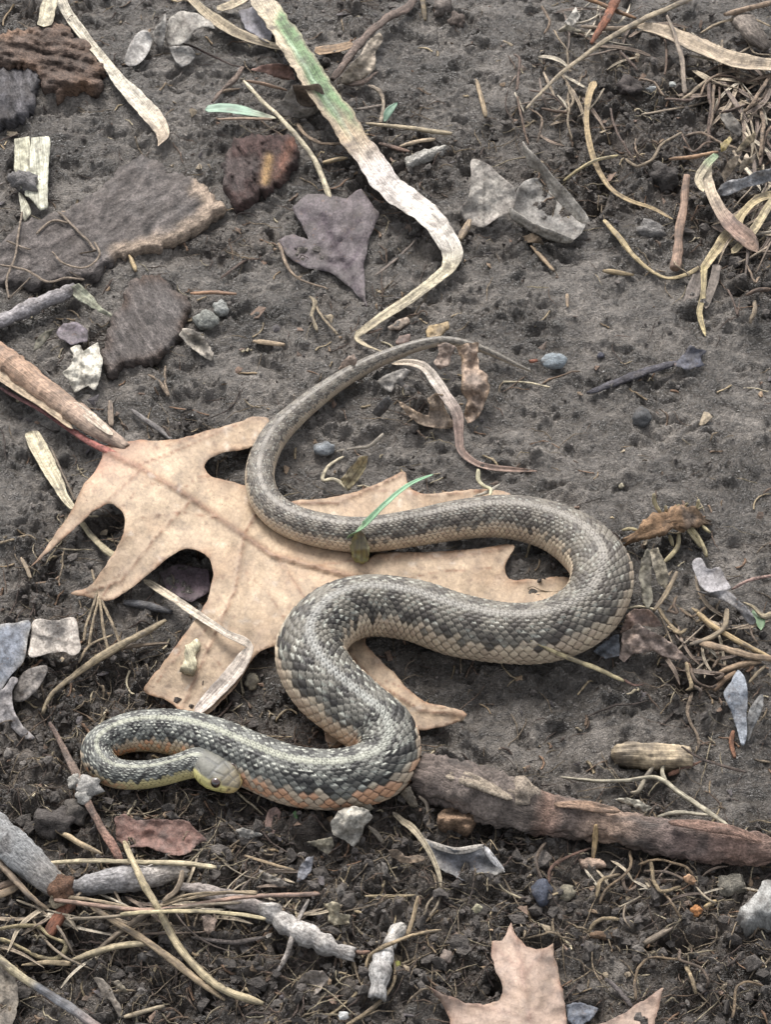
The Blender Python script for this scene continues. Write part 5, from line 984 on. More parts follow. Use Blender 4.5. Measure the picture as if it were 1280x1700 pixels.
LF('inner_fold', None, None, [(1084, 1076, .4), (1096, 1066, .5), (1118, 1068, .45), (1134, 1084, .28), (1128, 1094, .18), (1100, 1092, .12)], (112, 90, 72), parent=l, step=4)
LF('slate_scrap', 'flat slate blue leaf scrap tucked beside the snake and the brown leaf', 'leaf', [(984, 1082, .05), (1008, 1060, .15), (1028, 1052, .2), (1030, 1090, .12), (1004, 1092, .06)], (112, 116, 122), step=4)
TU('straw', 'slender yellow straw leaning from the snake onto the mud at right', 'straw', [(876, 1060, 1.5), (930, 1086, 1.0), (984, 1108, .45), (1036, 1130, .12)], [5, 8, 9, 7], (214, 196, 142))
TU('root_strand', 'brown thread at the end of the slender yellow straw', 'root', [(1034, 1128), (1052, 1138), (1070, 1136)], [5, 5, 3], (124, 92, 80), M_TWIG, h=.1)
for i, (pp, wd, cl, lb) in enumerate([([(1160, 1018, .4), (1186, 1040, .5), (1222, 1062, .6), (1290, 1098, .5)], 10, (190, 162, 112), 'upper straw of the bundle reaching the right edge'), ([(1164, 1068, .5), (1200, 1076, .6), (1250, 1090, .6), (1296, 1096, .5)], 12, (178, 150, 116), 'middle thick straw of the bundle at the right edge'), ([(1196, 1116, .3), (1230, 1104, .4), (1264, 1098, .5)], 12, (170, 142, 108), 'lower brown straw of the bundle at the right edge'), ([(1186, 1146, .15), (1202, 1130, .25), (1222, 1116, .35)], 10, (154, 124, 92), 'shortest straw of the bundle at right pointing down left'), ([(1146, 1070, .5), (1180, 1058, .6), (1204, 1040, .7), (1208, 1012, .8)], 9, (160, 142, 112), 'bent knobbly stem rising through the straw bundle at right')]):
    TU('straw', lb, 'straw', pp, wd, cl)
TU('stem', 'grey zigzag stem hanging down through the tangle at right', 'stem', [(1140, 990, .5), (1152, 1030, .5), (1158, 1070, .5), (1168, 1098, .45), (1162, 1126, .35), (1172, 1152, .3), (1190, 1178, .2), (1206, 1200, .15), (1224, 1212, .1)], [7, 8, 8, 11, 11, 8, 10, 6, 5], (160, 146, 122), M_TWIG, rough=.15)
TU('stem', 'thin wavy stem on the mud left of the zigzag stem', 'stem', [(1150, 1150, .25), (1142, 1180, .15), (1146, 1200, .1), (1158, 1222, .08), (1160, 1240, .06), (1154, 1250, .06)], [6, 6, 5, 5, 5, 4], (140, 122, 100), M_TWIG)
l = TH('folded_leaf', 'blue grey folded pointed leaf at lower right below the straw bundle', 'leaf', 1232, 1170)
LF('blade', None, None, [(1226, 1112, .5), (1236, 1122, .55), (1242, 1150, .5), (1240, 1190, .3), (1240, 1226, .1), (1234, 1238, .05), (1222, 1204, .15), (1212, 1174, .3), (1202, 1150, .4), (1214, 1132, .5)], (140, 144, 150), parent=l, crease=.031, smooth_out=True, jit=1.0, step=4, wr=.07, veins=[[(1204, 1150), (1240, 1148)]])
LF('blade', None, None, [(1242, 1186, .3), (1252, 1166, .5), (1266, 1152, .6), (1268, 1168, .5), (1262, 1188, .35), (1250, 1212, .15), (1242, 1232, .05)], (150, 148, 144), parent=l, crease=.031, smooth_out=True, jit=1.0, step=4, wr=.07)
TU('straw', 'thin straw thread ending beside the blue grey folded leaf', 'straw', [(1244, 1134, .2), (1258, 1118, .4), (1272, 1104, .5)], [5, 6, 5], (168, 150, 116))
TU('stem_scrap', 'small orange stem scrap left of the tip of the folded leaf', 'stem', [(1218, 1214), (1214, 1234), (1220, 1258)], [9, 8, 8], (166, 112, 80), M_TWIG, h=.05)
TANG = [[(1130, 1010), (1150, 1024), (1172, 1008)], [(1120, 1000), (1128, 1016), (1110, 1014)], [(1150, 1010), (1166, 1024), (1156, 1032)], [(1176, 1090), (1190, 1100), (1214, 1106)], [(1150, 1110), (1156, 1130), (1180, 1140), (1204, 1122)], [(1140, 1100), (1150, 1140), (1140, 1146)], [(1184, 1110), (1196, 1090), (1186, 1086)], [(1146, 1136), (1164, 1146), (1162, 1160)], [(1110, 1040), (1126, 1050), (1140, 1044)], [(1124, 990), (1114, 1010), (1108, 1016)], [(1172, 1120), (1200, 1122), (1180, 1132)], [(1094, 1010), (1120, 1044), (1132, 1050)]]
t_ = TH('tangled_root', 'small tangled brown root beside the curled brown leaf', 'root', 1150, 1090)
for i, pp in enumerate(TANG):
    TU('rootlet', None, None, [(x, y, .2 + .3 * _r2[i] * (k == 1) + .1) for k, (x, y) in enumerate(pp)], 5 + i % 3, [(140, 118, 92), (112, 94, 78), (166, 146, 110)][i % 3], M_TWIG, parent=t_, seg=6, bend=.15)
CH('wood_chip', 'split tan wood chip rounded at one end at lower right', 'wood', [(1016, 1244), (1024, 1234), (1050, 1231), (1100, 1234), (1146, 1238), (1152, 1262), (1128, 1266), (1080, 1266), (1040, 1258), (1020, 1254)], (184, 162, 128), M_STRAWB, top=.55, th=.5, relief=.06, ang=2, jit=1.5, bev=6, step=4, str_=(2.5, .12))
TU('twig', 'thin dark brown twig under the split tan wood chip', 'twig', [(1110, 1286, .1), (1136, 1276, .12), (1164, 1264, .15)], [9, 8, 5], (138, 96, 74), M_TWIG)
TU('root_strand', 'fine dark root lying across the end of the wood chip', 'root', [(1132, 1240, .7), (1160, 1258, .4), (1200, 1272, .15), (1240, 1282, .1)], [4, 5, 5, 4], (104, 90, 80), M_TWIG)
t_ = TH('forked_stem', 'pale forked stem lying behind the log at lower right', 'stem', 1090, 1300)
TU('main_stem', None, None, [(932, 1290, .15), (980, 1296, .15), (1040, 1296, .2), (1092, 1292, .25), (1130, 1316, .3), (1170, 1344, .4), (1208, 1370, .8)], [5, 6, 7, 8, 10, 9, 8], (184, 176, 148), parent=t_)
TU('branch', None, None, [(1104, 1264, .2), (1100, 1282, .25), (1106, 1298, .25)], [6, 7, 8], (180, 172, 144), parent=t_)
TU('branch', None, None, [(1092, 1356, .3), (1120, 1350, .3), (1190, 1354, .5)], [5, 8, 5], (180, 172, 146), parent=t_)
TU('branch', None, None, [(1086, 1272, .2), (1070, 1296, .2), (1060, 1314, .15), (1048, 1316, .1)], [6, 8, 8, 7], (158, 148, 124), parent=t_)
LF('white_scrap', 'pale white leaf scrap just behind the log', 'leaf', [(1020, 1326, .2), (1040, 1324, .35), (1064, 1330, .35), (1084, 1342, .2), (1074, 1348, .2), (1046, 1338, .25)], (206, 198, 176), step=3, wr=.08, wrs=.2)
# ---- the log at lower right
lg = TH('log', 'rotten bark covered log at lower right touching the snake', 'log', 950, 1350)
TU('trunk', None, None, [(702, 1290, .0), (744, 1300, .0), (800, 1318, .0), (860, 1340, .0), (940, 1358, .0), (1020, 1372, .0), (1100, 1390, .0), (1180, 1402, .0), (1310, 1414, .0)], [74, 84, 88, 78, 66, 60, 60, 62, 46], [(0, (112, 100, 92)), (.22, (134, 122, 112)), (.3, (104, 94, 86)), (.34, (152, 120, 102)), (.42, (122, 108, 98)), (.52, (176, 146, 122)), (.62, (128, 112, 102)), (.7, (130, 112, 105)), (.85, (156, 124, 108)), (1, (146, 118, 104))], M_BARK, parent=lg, rough=.22, knob=.12, seg=44, step=.05, rib=0., flat=.9)
BL('bark_flake', None, None, [(716, 1270, 1.0), (752, 1284, 1.3), (800, 1300, 1.5), (852, 1326, 1.4)], [8, 18, 20, 8], (180, 164, 140), M_BARK, parent=lg, wav=.4, thick=.06, vee=-.2)
CH('bark_flake', 'tan weathered bark flake on the front of the log', None, [(728, 1352), (740, 1340), (780, 1334), (796, 1342), (790, 1362), (776, 1376), (744, 1372), (728, 1364)], (164, 130, 100), parent=lg, top=.65, th=.5, relief=.12, ang=5, jit=3, step=4)
BL('bark_flake', None, None, [(1110, 1364, 1.25), (1160, 1368, 1.35), (1220, 1378, 1.3), (1266, 1396, 1.0)], [6, 16, 14, 6], (156, 122, 104), M_BARK, parent=lg, wav=.3, thick=.05, vee=-.2)
BL('bark_flake', None, None, [(920, 1334, 1.2), (970, 1336, 1.25), (1030, 1346, 1.2)], [6, 16, 6], (180, 146, 118), M_BARK, parent=lg, wav=.4, thick=.05, vee=-.2)
ST('snag', None, None, 866, 1318, 50, 42, (164, 150, 134), M_BARK, parent=lg, h=.75, lump=.6)
LF('curled_scrap', 'curled strip of dry bark between the snake and the log', 'bark', [(664, 1316, .4), (680, 1306, .6), (690, 1322, .5), (694, 1340, .2), (684, 1342, .1), (674, 1332, .2)], (152, 138, 116), step=3)
TU('stem_scrap', 'thin grey stem hanging in front of the log end', 'stem', [(696, 1322, .5), (708, 1332, .4), (710, 1354, .15), (710, 1374, .05)], [6, 6, 7, 7], (156, 142, 122))
TU('straw', 'cut yellow straw leaning upright against the log', 'straw', [(990, 1370, .9), (988, 1398, .4), (985, 1424, .1)], [9, 10, 8], (204, 170, 114))
CH('wood_flake', 'pale pinkish wood crumbs at the foot of the upright yellow straw', 'wood', [(964, 1426), (978, 1422), (996, 1426), (1006, 1434), (990, 1442), (968, 1438)], (206, 172, 146), M_STONE, top=.25, th=.22, relief=.03, jit=2, step=3, bev=4)
LF('black_leaf', 'dark blue black leaf with pale rolled rim below the log', 'leaf', [(704, 1394, .35), (730, 1404, .3), (762, 1412, .3), (800, 1404, .35), (820, 1420, .25), (838, 1446, .1), (800, 1462, .05), (770, 1462, .05), (736, 1446, .08), (714, 1420, .15)], (108, 108, 112), ctrl=[(770, 1436, .03)], step=5, wr=.06, edge=(176, 170, 160))
BL('leaf_strip', 'pale grey rolled leaf strip along the dark leaf below the log', 'leaf', [(700, 1392, .45), (726, 1404, .5), (756, 1412, .5), (786, 1408, .5), (804, 1402, .5)], [5, 11, 12, 10, 4], (170, 164, 152), M_LEAF, vee=-.3, roll=-25)
BL('leaf_strip', 'short white strip at the right end of the dark leaf', 'leaf', [(804, 1404, .5), (816, 1422, .4), (838, 1448, .15)], [6, 10, 7], (190, 190, 188), M_LEAF, vee=-.3, roll=-20)
BL('curved_stem', 'long flat tan stem curving over the dark leaf to the mud', 'stem', [(652, 1348, .2), (670, 1364, .35), (684, 1374, .6), (702, 1396, .7), (718, 1424, .55), (730, 1456, .3), (732, 1478, .12)], [6, 10, 12, 10, 8, 7, 5], (184, 170, 138), vee=.4)
TU('root_strand', 'forked end of the long flat tan stem', 'root', [(704, 1520), (712, 1496), (730, 1480), (726, 1502), (712, 1522)], 4, (150, 136, 112), M_TWIG, h=.1)
LF('tan_scrap', 'pair of small tan petals of dry leaf on the mud below the log', 'leaf', [(644, 1412, .3), (660, 1410, .35), (674, 1422, .2), (694, 1418, .3), (706, 1426, .25), (690, 1434, .15), (666, 1432, .1), (650, 1422, .2)], (166, 140, 112), step=3, wr=.06)
l = TH('white_leaf', 'crumpled whitish dry leaf under the snake at bottom centre', 'leaf', 580, 1365)
LF('fold', None, None, [(548, 1366, .3), (560, 1346, .6), (586, 1338, .75), (612, 1344, .6), (620, 1356, .5), (606, 1370, .4), (596, 1398, .15), (586, 1406, .1), (570, 1394, .15), (552, 1386, .2)], (188, 180, 164), ctrl=[(586, 1360, .85)], parent=l, step=4, wr=.16, wrs=.3)
LF('fold', None, None, [(596, 1336, .4), (616, 1334, .5), (622, 1342, .4), (612, 1348, .4)], (180, 170, 148), parent=l, step=3)
LF('fold', None, None, [(508, 1398, .2), (530, 1394, .4), (550, 1390, .4), (556, 1404, .25), (546, 1418, .1), (530, 1410, .2)], (180, 168, 140), parent=l, step=3, wr=.1, wrs=.25)
TU('stem_scrap', 'grey dry stem right of the crumpled whitish leaf', 'stem', [(612, 1372, .3), (624, 1384, .2), (636, 1400, .1)], [7, 8, 7], (158, 148, 130), M_TWIG)
BL('brown_husk', 'short flat brown husk poking out under the snake', 'leaf', [(458, 1340, .3), (452, 1360, .2), (446, 1388, .1)], [18, 22, 14], (140, 112, 100), M_LEAF)
BL('green_leaf', 'small green leaf tip poking out under the snake belly', 'leaf', [(490, 1346, .3), (488, 1360, .25), (484, 1376, .1)], [10, 12, 6], (96, 138, 84), M_GREEN)
LF('white_scrap', 'small white leaf scrap below the snake head', 'leaf', [(390, 1378, .2), (402, 1374, .3), (420, 1378, .25), (436, 1386, .15), (416, 1392, .1), (398, 1390, .12)], (186, 180, 168), step=3)
# ---- lower left: twigs and straws
t_ = TH('knobby_twig', 'thin pinkish twig with a grey mud knob left of the snake head', 'twig', 140, 1310)
TU('shaft', None, None, [(82, 1200, .4), (100, 1232, .4), (116, 1268, .4), (130, 1300, .45), (146, 1332, .4), (168, 1376, .3), (186, 1404, .25), (200, 1430, .2)], [8, 9, 13, 15, 13, 13, 15, 14], [(0, (128, 104, 92)), (.4, (160, 136, 118)), (.8, (160, 126, 108)), (1, (186, 128, 106))], M_TWIG, parent=t_, rough=.08)
ST('knob', None, None, 146, 1306, 40, 36, (168, 164, 158), M_CLOD, parent=t_, h=.35, lump=.4)
ST('knob', None, None, 124, 1298, 22, 22, (160, 156, 148), M_CLOD, parent=t_, h=.4, lump=.4)
ST('knob', None, None, 138, 1322, 24, 22, (172, 168, 160), M_CLOD, parent=t_, h=.4, lump=.3)
ST('earth_clod', 'round dark soil ball just below the mud knob', 'clod', 122, 1350, 42, 40, (92, 86, 80), M_CLOD, lump=.4)
ST('earth_clod', 'low dark soil lump at left below the snake coil', 'clod', 92, 1366, 56, 46, (82, 76, 72), M_CLOD, lump=.5)
l = TH('slate_leaf', 'slate blue leaf with pale curled pieces at the left edge', 'leaf', 40, 1110)
LF('blade', None, None, [(-40, 1046, .3), (0, 1036, .4), (24, 1034, .5), (48, 1030, .6), (44, 1068, .7), (38, 1098, .7), (18, 1120, .6), (-4, 1150, .5), (-40, 1160, .4)], (122, 128, 140), parent=l, crease=.031, smooth_out=True, jit=1.0, wr=.08, wrs=.4, step=5, edge=(160, 156, 150))
LF('curled_edge', None, None, [(-40, 1146, .5), (0, 1146, .6), (20, 1124, .7), (30, 1128, .6), (20, 1146, .5), (22, 1176, .4), (38, 1206, .2), (58, 1226, .05), (40, 1226, .05), (16, 1208, .1), (-40, 1186, .1)], (166, 158, 154), parent=l, crease=.031, smooth_out=True, jit=1.0, step=5, wr=.06)
LF('pale_piece', 'pale rectangular torn piece of the slate leaf', None, [(52, 1034, .5), (60, 1028, .55), (90, 1030, .75), (124, 1026, .5), (130, 1054, .6), (132, 1080, .75), (122, 1088, .7), (104, 1082, .45), (84, 1084, .4), (48, 1090, .65), (50, 1060, .55)], (190, 178, 164), parent=l, crease=.031, smooth_out=True, jit=1.0, step=4, wr=.03, wrs=.3)
LF('curled_piece', None, None, [(36, 1118, .5), (60, 1106, .7), (78, 1106, .7), (74, 1124, .6), (56, 1150, .4), (36, 1164, .2), (20, 1164, .15), (24, 1140, .3)], (152, 142, 132), parent=l, crease=.031, smooth_out=True, jit=1.0, step=4, wr=.06)
BL('straw_strip', 'flat pale straw lying across the oak leaf with a sharp fold', 'straw', [(238, 962, .2), (284, 992, .6), (330, 1022, 1.1), (376, 1052, 1.1), (406, 1066, .95), (414, 1074, .85), (404, 1094, .75), (382, 1124, .65), (352, 1156, .5), (322, 1188, .35)], [11, 13, 13, 12, 14, 12, 22, 26, 24, 14], [(0, (196, 180, 148)), (.5, (214, 200, 178)), (1, (222, 208, 194))], vee=.4)
CH('cream_chip', 'small cream wood chip lying on the lower left lobe of the oak leaf', 'wood', [(306, 1070), (326, 1060), (332, 1068), (324, 1086), (326, 1108), (318, 1116), (300, 1110), (306, 1094)], (216, 204, 164), M_STRAWB, top=1.0, th=.3, relief=.05, ang=70, jit=1.5, step=3, bev=4)
ST('pebble', 'small cream pebble below the oak leaf near the snake', 'pebble', 418, 1132, 22, 24, (176, 168, 146), lump=.3)
TU('stick', 'blue grey stick half hidden below the oak leaf lobes', 'stick', [(206, 1000, .05), (240, 1004, .05), (284, 1016, .05)], [14, 14, 12], (118, 120, 122), M_TWIG)
TU('straw', 'long tan stem rising from the slate leaf to the oak leaf', 'straw', [(70, 1184, .1), (84, 1154, .3), (112, 1128, .45), (158, 1096, .5), (210, 1066, .45), (274, 1030, .3)], [10, 8, 9, 13, 14, 10], (170, 152, 116))
TU('straw', 'dark tan stalk just below the long tan stem', 'straw', [(172, 1090, .25), (216, 1074, .25), (280, 1068, .15)], [5, 8, 5], (136, 116, 90))
t_ = TH('fanned_root', 'thin pale root fanning out below the left oak leaf lobe', 'root', 165, 1040)
for i, pp in enumerate([[(152, 946), (158, 970), (162, 992)], [(160, 985), (146, 1030), (138, 1066)], [(163, 990), (154, 1030), (146, 1078)], [(164, 992), (170, 1040), (180, 1084)], [(168, 996), (184, 1036), (200, 1072)], [(130, 1100), (150, 1070), (186, 1054)]]):
    TU('rootlet', None, None, [(x, y, .45 - .1 * k) for k, (x, y) in enumerate(pp)], 5, (176, 156, 122), M_TWIG, parent=t_, seg=6)
TU('straw', 'short pale straw stub at the left beside the oak leaf tip', 'straw', [(34, 926), (42, 942), (50, 960)], [5, 7, 6], (170, 150, 120), h=.1)
TU('root_strand', 'thin pale root on the mud left of the oak leaf', 'root', [(-10, 904), (24, 894), (48, 888), (60, 896)], [5, 5, 4, 3], (160, 142, 112), M_TWIG, h=.1)
LF('brown_leaf', 'reddish brown veined leaf flat on the soil below the snake head', 'leaf', [(190, 1358, .2), (206, 1350, .3), (226, 1362, .25), (262, 1360, .25), (310, 1362, .2), (332, 1384, .15), (344, 1394, .1), (328, 1402, .15), (312, 1416, .15), (298, 1422, .12), (270, 1416, .12), (240, 1404, .15), (212, 1408, .1), (192, 1394, .12)], (124, 96, 86), veins=[[1.3, (200, 1384), (250, 1378), (284, 1394), (350, 1392)], [(250, 1378), (226, 1362)], [(284, 1394), (300, 1416)], [(270, 1388), (300, 1366)]], vcol=(110, 78, 68), wr=.06, step=4)
TU('straw', 'short cream straw left of the reddish brown leaf', 'straw', [(82, 1372, .2), (120, 1394, .25), (168, 1418, .2)], [9, 10, 9], (196, 172, 130))
TU('straw', 'straight cream straw lying level above the grey branch at lower left', 'straw', [(62, 1434, .5), (140, 1430, .6), (240, 1432, .7), (300, 1434, .6), (358, 1440, .4)], [7, 8, 8, 9, 10], (210, 194, 152))
TU('straw', 'long cream straw slanting down across the lower left to the bottom', 'straw', [(206, 1398, .6), (226, 1444, 1.0), (254, 1496, .9), (282, 1550, .5), (318, 1598, .3), (366, 1640, .2), (436, 1666, .1)], [9, 11, 12, 13, 14, 14, 12], (202, 184, 140))
TU('straw', 'brown straw slanting down parallel to the long cream one at lower left', 'straw', [(150, 1504, .5), (200, 1536, .5), (250, 1568, .45), (310, 1614, .3), (372, 1660, .1)], [9, 11, 12, 12, 8], (168, 146, 112))
t_ = TH('mossy_branch', 'thick blue grey lichen covered branch stub at the left edge', 'branch', 50, 1430)
TU('limb', None, None, [(-50, 1350, .2), (0, 1388, .25), (40, 1424, .3), (74, 1456, .3), (104, 1482, .3)], [60, 60, 56, 50, 40], [(0, (150, 152, 150)), (.6, (150, 154, 154)), (1, (144, 138, 128))], M_TWIG, parent=t_, rough=.14, seg=20, rib=0., flat=.9)
ST('cut_end', None, None, 101, 1474, 34, 40, (112, 84, 66), M_BARK, parent=t_, h=.6, lump=.4)
ST('cut_end', None, None, 96, 1494, 26, 22, (176, 162, 138), M_BARK, parent=t_, h=.45, lump=.3)
t_ = TH('grey_branch', 'grey scaly branch running right across the lower left', 'branch', 300, 1480)
TU('limb', None, None, [(112, 1474, .1), (150, 1468, .1), (190, 1460, .1), (240, 1458, .1), (284, 1446, .1), (306, 1446, .1)], [24, 34, 42, 40, 34, 26], [(0, (164, 164, 164)), (.5, (168, 166, 164)), (1, (190, 178, 160))], M_TWIG, parent=t_, knob=.25, rough=.18, seg=18, bead=.18, rib=0., flat=.9)
TU('limb', None, None, [(302, 1472, .1), (340, 1480, .1), (390, 1494, .1), (430, 1508, .1)], [16, 24, 30, 26], (162, 152, 144), M_TWIG, parent=t_, knob=.3, rough=.16, seg=14, rib=0., flat=.9)
t_ = TH('scaly_twig', 'whitish segmented twig continuing to the right below centre', 'twig', 500, 1550)
TU('shaft', None, None, [(426, 1506, .15), (452, 1518, .15), (480, 1538, .15), (520, 1558, .15), (550, 1574, .15), (584, 1584, .12)], [20, 28, 30, 32, 26, 22], (186, 182, 174), M_TWIG, parent=t_, knob=.25, rough=.2, seg=16, bead=.55, rib=0., flat=.9, step=.05)
TU('side_shoot', None, None, [(512, 1494, .5), (494, 1530, .5), (484, 1560, .4), (472, 1592, .2), (458, 1614, .1)], [5, 8, 9, 9, 12], (168, 160, 150), M_TWIG, parent=t_, knob=.4)
TU('stem_tip', None, None, [(584, 1578, .1), (600, 1582, .1), (614, 1580, .1)], [8, 8, 6], (150, 116, 96), M_TWIG, parent=t_)
t_ = TH('pupa_twig', 'short fat white segmented twig near the bottom centre', 'twig', 640, 1610)
TU('shaft', None, None, [(626, 1656, .1), (630, 1628, .15), (634, 1600, .2), (642, 1576, .2)], [26, 30, 32, 24], (192, 190, 184), M_TWIG, parent=t_, knob=.2, rough=.15, seg=16, bead=.45, rib=0., flat=.9, step=.05)
TU('shaft', None, None, [(646, 1570, .2), (656, 1552, .2), (668, 1538, .15)], [22, 24, 18], (186, 182, 172), M_TWIG, parent=t_, knob=.2, rough=.15, seg=14, bead=.45, rib=0., flat=.9, step=.05)
TU('root_strand', 'tan root curling over the fat white segmented twig', 'root', [(606, 1616, .1), (612, 1590, .3), (630, 1574, .7), (660, 1562, .7), (690, 1552, .4), (716, 1546, .2), (732, 1544, .1)], [5, 7, 8, 7, 6, 6, 4], (174, 152, 114), M_TWIG)
TU('root_strand', 'long thin root curving down to the bottom edge from the fat white twig', 'root', [(650, 1580, .4), (656, 1620, .3), (640, 1652, .2), (610, 1680, .15), (570, 1706, .1)], [5, 5, 6, 7, 6], (160, 140, 106), M_TWIG)
TU('straw', 'short upright straw beside the fat white segmented twig', 'straw', [(694, 1488, .6), (686, 1520, .4), (676, 1554, .25)], [6, 7, 7], (192, 166, 124))
ST('seed', 'small olive green seed beside the fat white twig', 'seed', 658, 1606, 14, 16, (140, 138, 74), h=.1)
ST('pebble', 'tiny brown round pebble near the bottom centre', 'pebble', 742, 1588, 16, 18, (136, 122, 112), h=.1)
ST('pebble', 'tiny bright white stone at the bottom edge', 'stone', 570, 1686, 16, 12, (228, 228, 224), h=.1, facet=.5)
TU('rusty_twig', 'rust red broken twig stub below the lichen covered branch', 'twig', [(116, 1500, .25), (100, 1518, .25), (86, 1540, .2), (78, 1554, .15)], [26, 24, 24, 22], (152, 92, 66), M_TWIG, rough=.06)
TU('straw', 'slanted straw stalk crossing the left edge below the lichen branch', 'straw', [(-10, 1424, .6), (26, 1464, .6), (56, 1494, .5), (84, 1514, .3)], [10, 12, 9, 6], (152, 132, 106))
TU('straw', 'upper tan straw at the left edge below the lichen branch', 'straw', [(-20, 1478), (14, 1466), (34, 1458)], [10, 12, 12], (150, 124, 100), h=.3)
TU('straw', 'lower cream straw at the left edge below the lichen branch', 'straw', [(-20, 1492), (14, 1480), (34, 1468)], [14, 15, 14], (196, 168, 130), h=.2)
TU('root_strand', 'looping yellowish root at the left edge near the bottom', 'root', [(-10, 1544, .3), (30, 1536, .4), (64, 1538, .4), (80, 1554, .4), (100, 1562, .4), (110, 1566, .35), (106, 1580, .3), (90, 1592, .25), (60, 1588, .2), (30, 1572, .2), (4, 1560, .3), (-10, 1560, .3)], [6, 7, 7, 5, 6, 10, 9, 9, 7, 6, 8, 6], (176, 160, 116), M_TWIG, bend=.05)
TU('root_strand', 'second looping root crossing the yellowish one at the left edge', 'root', [(-10, 1506, .3), (14, 1510, .35), (26, 1530, .35), (20, 1546, .3), (-10, 1548, .2)], [6, 7, 6, 5, 5], (160, 142, 106), M_TWIG)
TU('straw', 'pale bent straw joint in the lower left tangle', 'straw', [(118, 1594, .3), (160, 1580, .4), (200, 1570, .45), (246, 1566, .4)], [8, 11, 12, 11], (204, 186, 142))
TU('straw', 'straw with a broken end left of the pale bent joint', 'straw', [(36, 1602, .15), (76, 1598, .2), (116, 1600, .2)], [5, 9, 11], (186, 164, 124))
TU('straw', 'brown stalk hanging down from the broken straw end', 'straw', [(106, 1608, .2), (120, 1640, .2), (136, 1672, .12)], [11, 11, 10], (124, 104, 90), M_TWIG)
TU('straw', 'thick stalk, yellow turning slate blue, crossing the bottom left corner', 'straw', [(-20, 1576, .5), (30, 1618, .5), (66, 1642, .5), (110, 1670, .45), (170, 1712, .4)], [12, 14, 15, 17, 18], [(0, (178, 164, 126)), (.38, (196, 182, 142)), (.46, (110, 116, 124)), (.75, (140, 142, 144)), (1, (176, 150, 138))])
LF('tan_leaf', 'mottled tan leaf in the bottom left corner', 'leaf', [(-30, 1596, .15), (10, 1606, .2), (24, 1618, .2), (28, 1640, .2), (30, 1662, .2), (24, 1690, .15), (16, 1720, .1), (-30, 1720, .1)], (136, 124, 108), step=5, wr=.08)
LF('tan_scrap', 'narrow grey brown leaf strip near the bottom left', 'leaf', [(156, 1624, .1), (170, 1624, .2), (184, 1640, .2), (194, 1660, .1), (206, 1690, .05), (198, 1690, .05), (184, 1664, .1), (168, 1652, .1)], (140, 128, 114), step=4)
LF('tan_scrap', 'small pale leaf scrap beside the narrow grey brown strip', 'leaf', [(182, 1630, .2), (196, 1628, .25), (206, 1638, .2), (214, 1650, .1), (200, 1644, .15)], (160, 146, 122), step=3)
TU('straw', 'short cream straw stub at the bottom left', 'straw', [(206, 1688), (236, 1680), (272, 1670)], [8, 9, 9], (196, 178, 142), h=.1)
BUN = [([(84, 1488), (140, 1492), (200, 1504), (240, 1510), (300, 1494), (380, 1482), (426, 1481)], 6), ([(90, 1494), (180, 1506), (250, 1512), (330, 1500), (430, 1488), (530, 1484)], 8), ([(114, 1526), (180, 1522), (250, 1514), (330, 1504), (400, 1498)], 6), ([(200, 1518), (260, 1514), (340, 1514), (400, 1518), (440, 1526)], 7), ([(270, 1500), (310, 1486), (360, 1482), (426, 1484)], 5), ([(270, 1496), (290, 1480), (300, 1462), (302, 1446)], 9)]
t_ = TH('straw_bundle', 'bundle of long thin straws lying across the lower left', 'straw', 270, 1505)
for i, (pp, wd) in enumerate(BUN):
    TU('stalk', None, None, [(x, y, .75 + .08 * i) for x, y in pp], wd, [(186, 164, 128), (194, 156, 132), (150, 136, 112), (206, 190, 142), (166, 146, 112), (160, 140, 112)][i], M_STRAW, parent=t_)
TU('straw', 'grey straw pair passing below the bundle at lower left', 'straw', [(156, 1582, .2), (196, 1550, .35), (240, 1520, .5), (270, 1500, .6)], [7, 10, 10, 7], (140, 124, 102))
TU('twig', 'thin grey twig on the soil right of the straw bundle', 'twig', [(318, 1556, .1), (360, 1562, .12), (400, 1564, .12), (440, 1556, .1)], [6, 8, 9, 6], (112, 104, 98), M_TWIG)
TU('root_strand', 'forked thin root below the thin grey twig', 'root', [(360, 1540, .2), (374, 1566, .2), (390, 1596, .15), (396, 1612, .1)], [5, 6, 5, 4], (132, 118, 102), M_TWIG, bend=.1)
LF('tan_flake', 'small pinkish tan flake below the straw bundle', 'leaf', [(334, 1522, .2), (346, 1518, .25), (358, 1526, .25), (356, 1546, .15), (344, 1552, .1), (338, 1538, .15)], (166, 142, 124), step=3, thick=.08)
LF('pale_leaf', 'small torn grey leaf with a hole near the bottom centre left', 'leaf', [(492, 1634, .1), (506, 1618, .35), (516, 1610, .4), (536, 1612, .35), (546, 1626, .2), (530, 1646, .15), (512, 1660, .05), (498, 1652, .08)], (156, 142, 128), ctrl=[(510, 1634, .05)], step=3, wr=.06)
LF('grey_scrap', 'light grey crumpled scrap left of the white segmented twig', 'leaf', [(428, 1442, .2), (446, 1450, .3), (470, 1462, .3), (484, 1470, .2), (464, 1474, .2), (444, 1466, .2), (432, 1456, .2)], (150, 140, 128), step=3, wr=.08, wrs=.25)
TU('straw', 'thin straw above the light grey crumpled scrap', 'straw', [(406, 1420, .2), (440, 1432, .25), (490, 1446, .2)], [4, 6, 5], (178, 152, 114))
LF('husk_scrap', 'cream folded husk on the soil right of the bundle end', 'leaf', [(536, 1500, .3), (552, 1496, .5), (566, 1502, .4), (562, 1516, .3), (582, 1520, .2), (580, 1534, .1), (556, 1536, .15), (544, 1530, .2), (546, 1514, .3)], (184, 170, 138), step=3, wr=.12, wrs=.25)
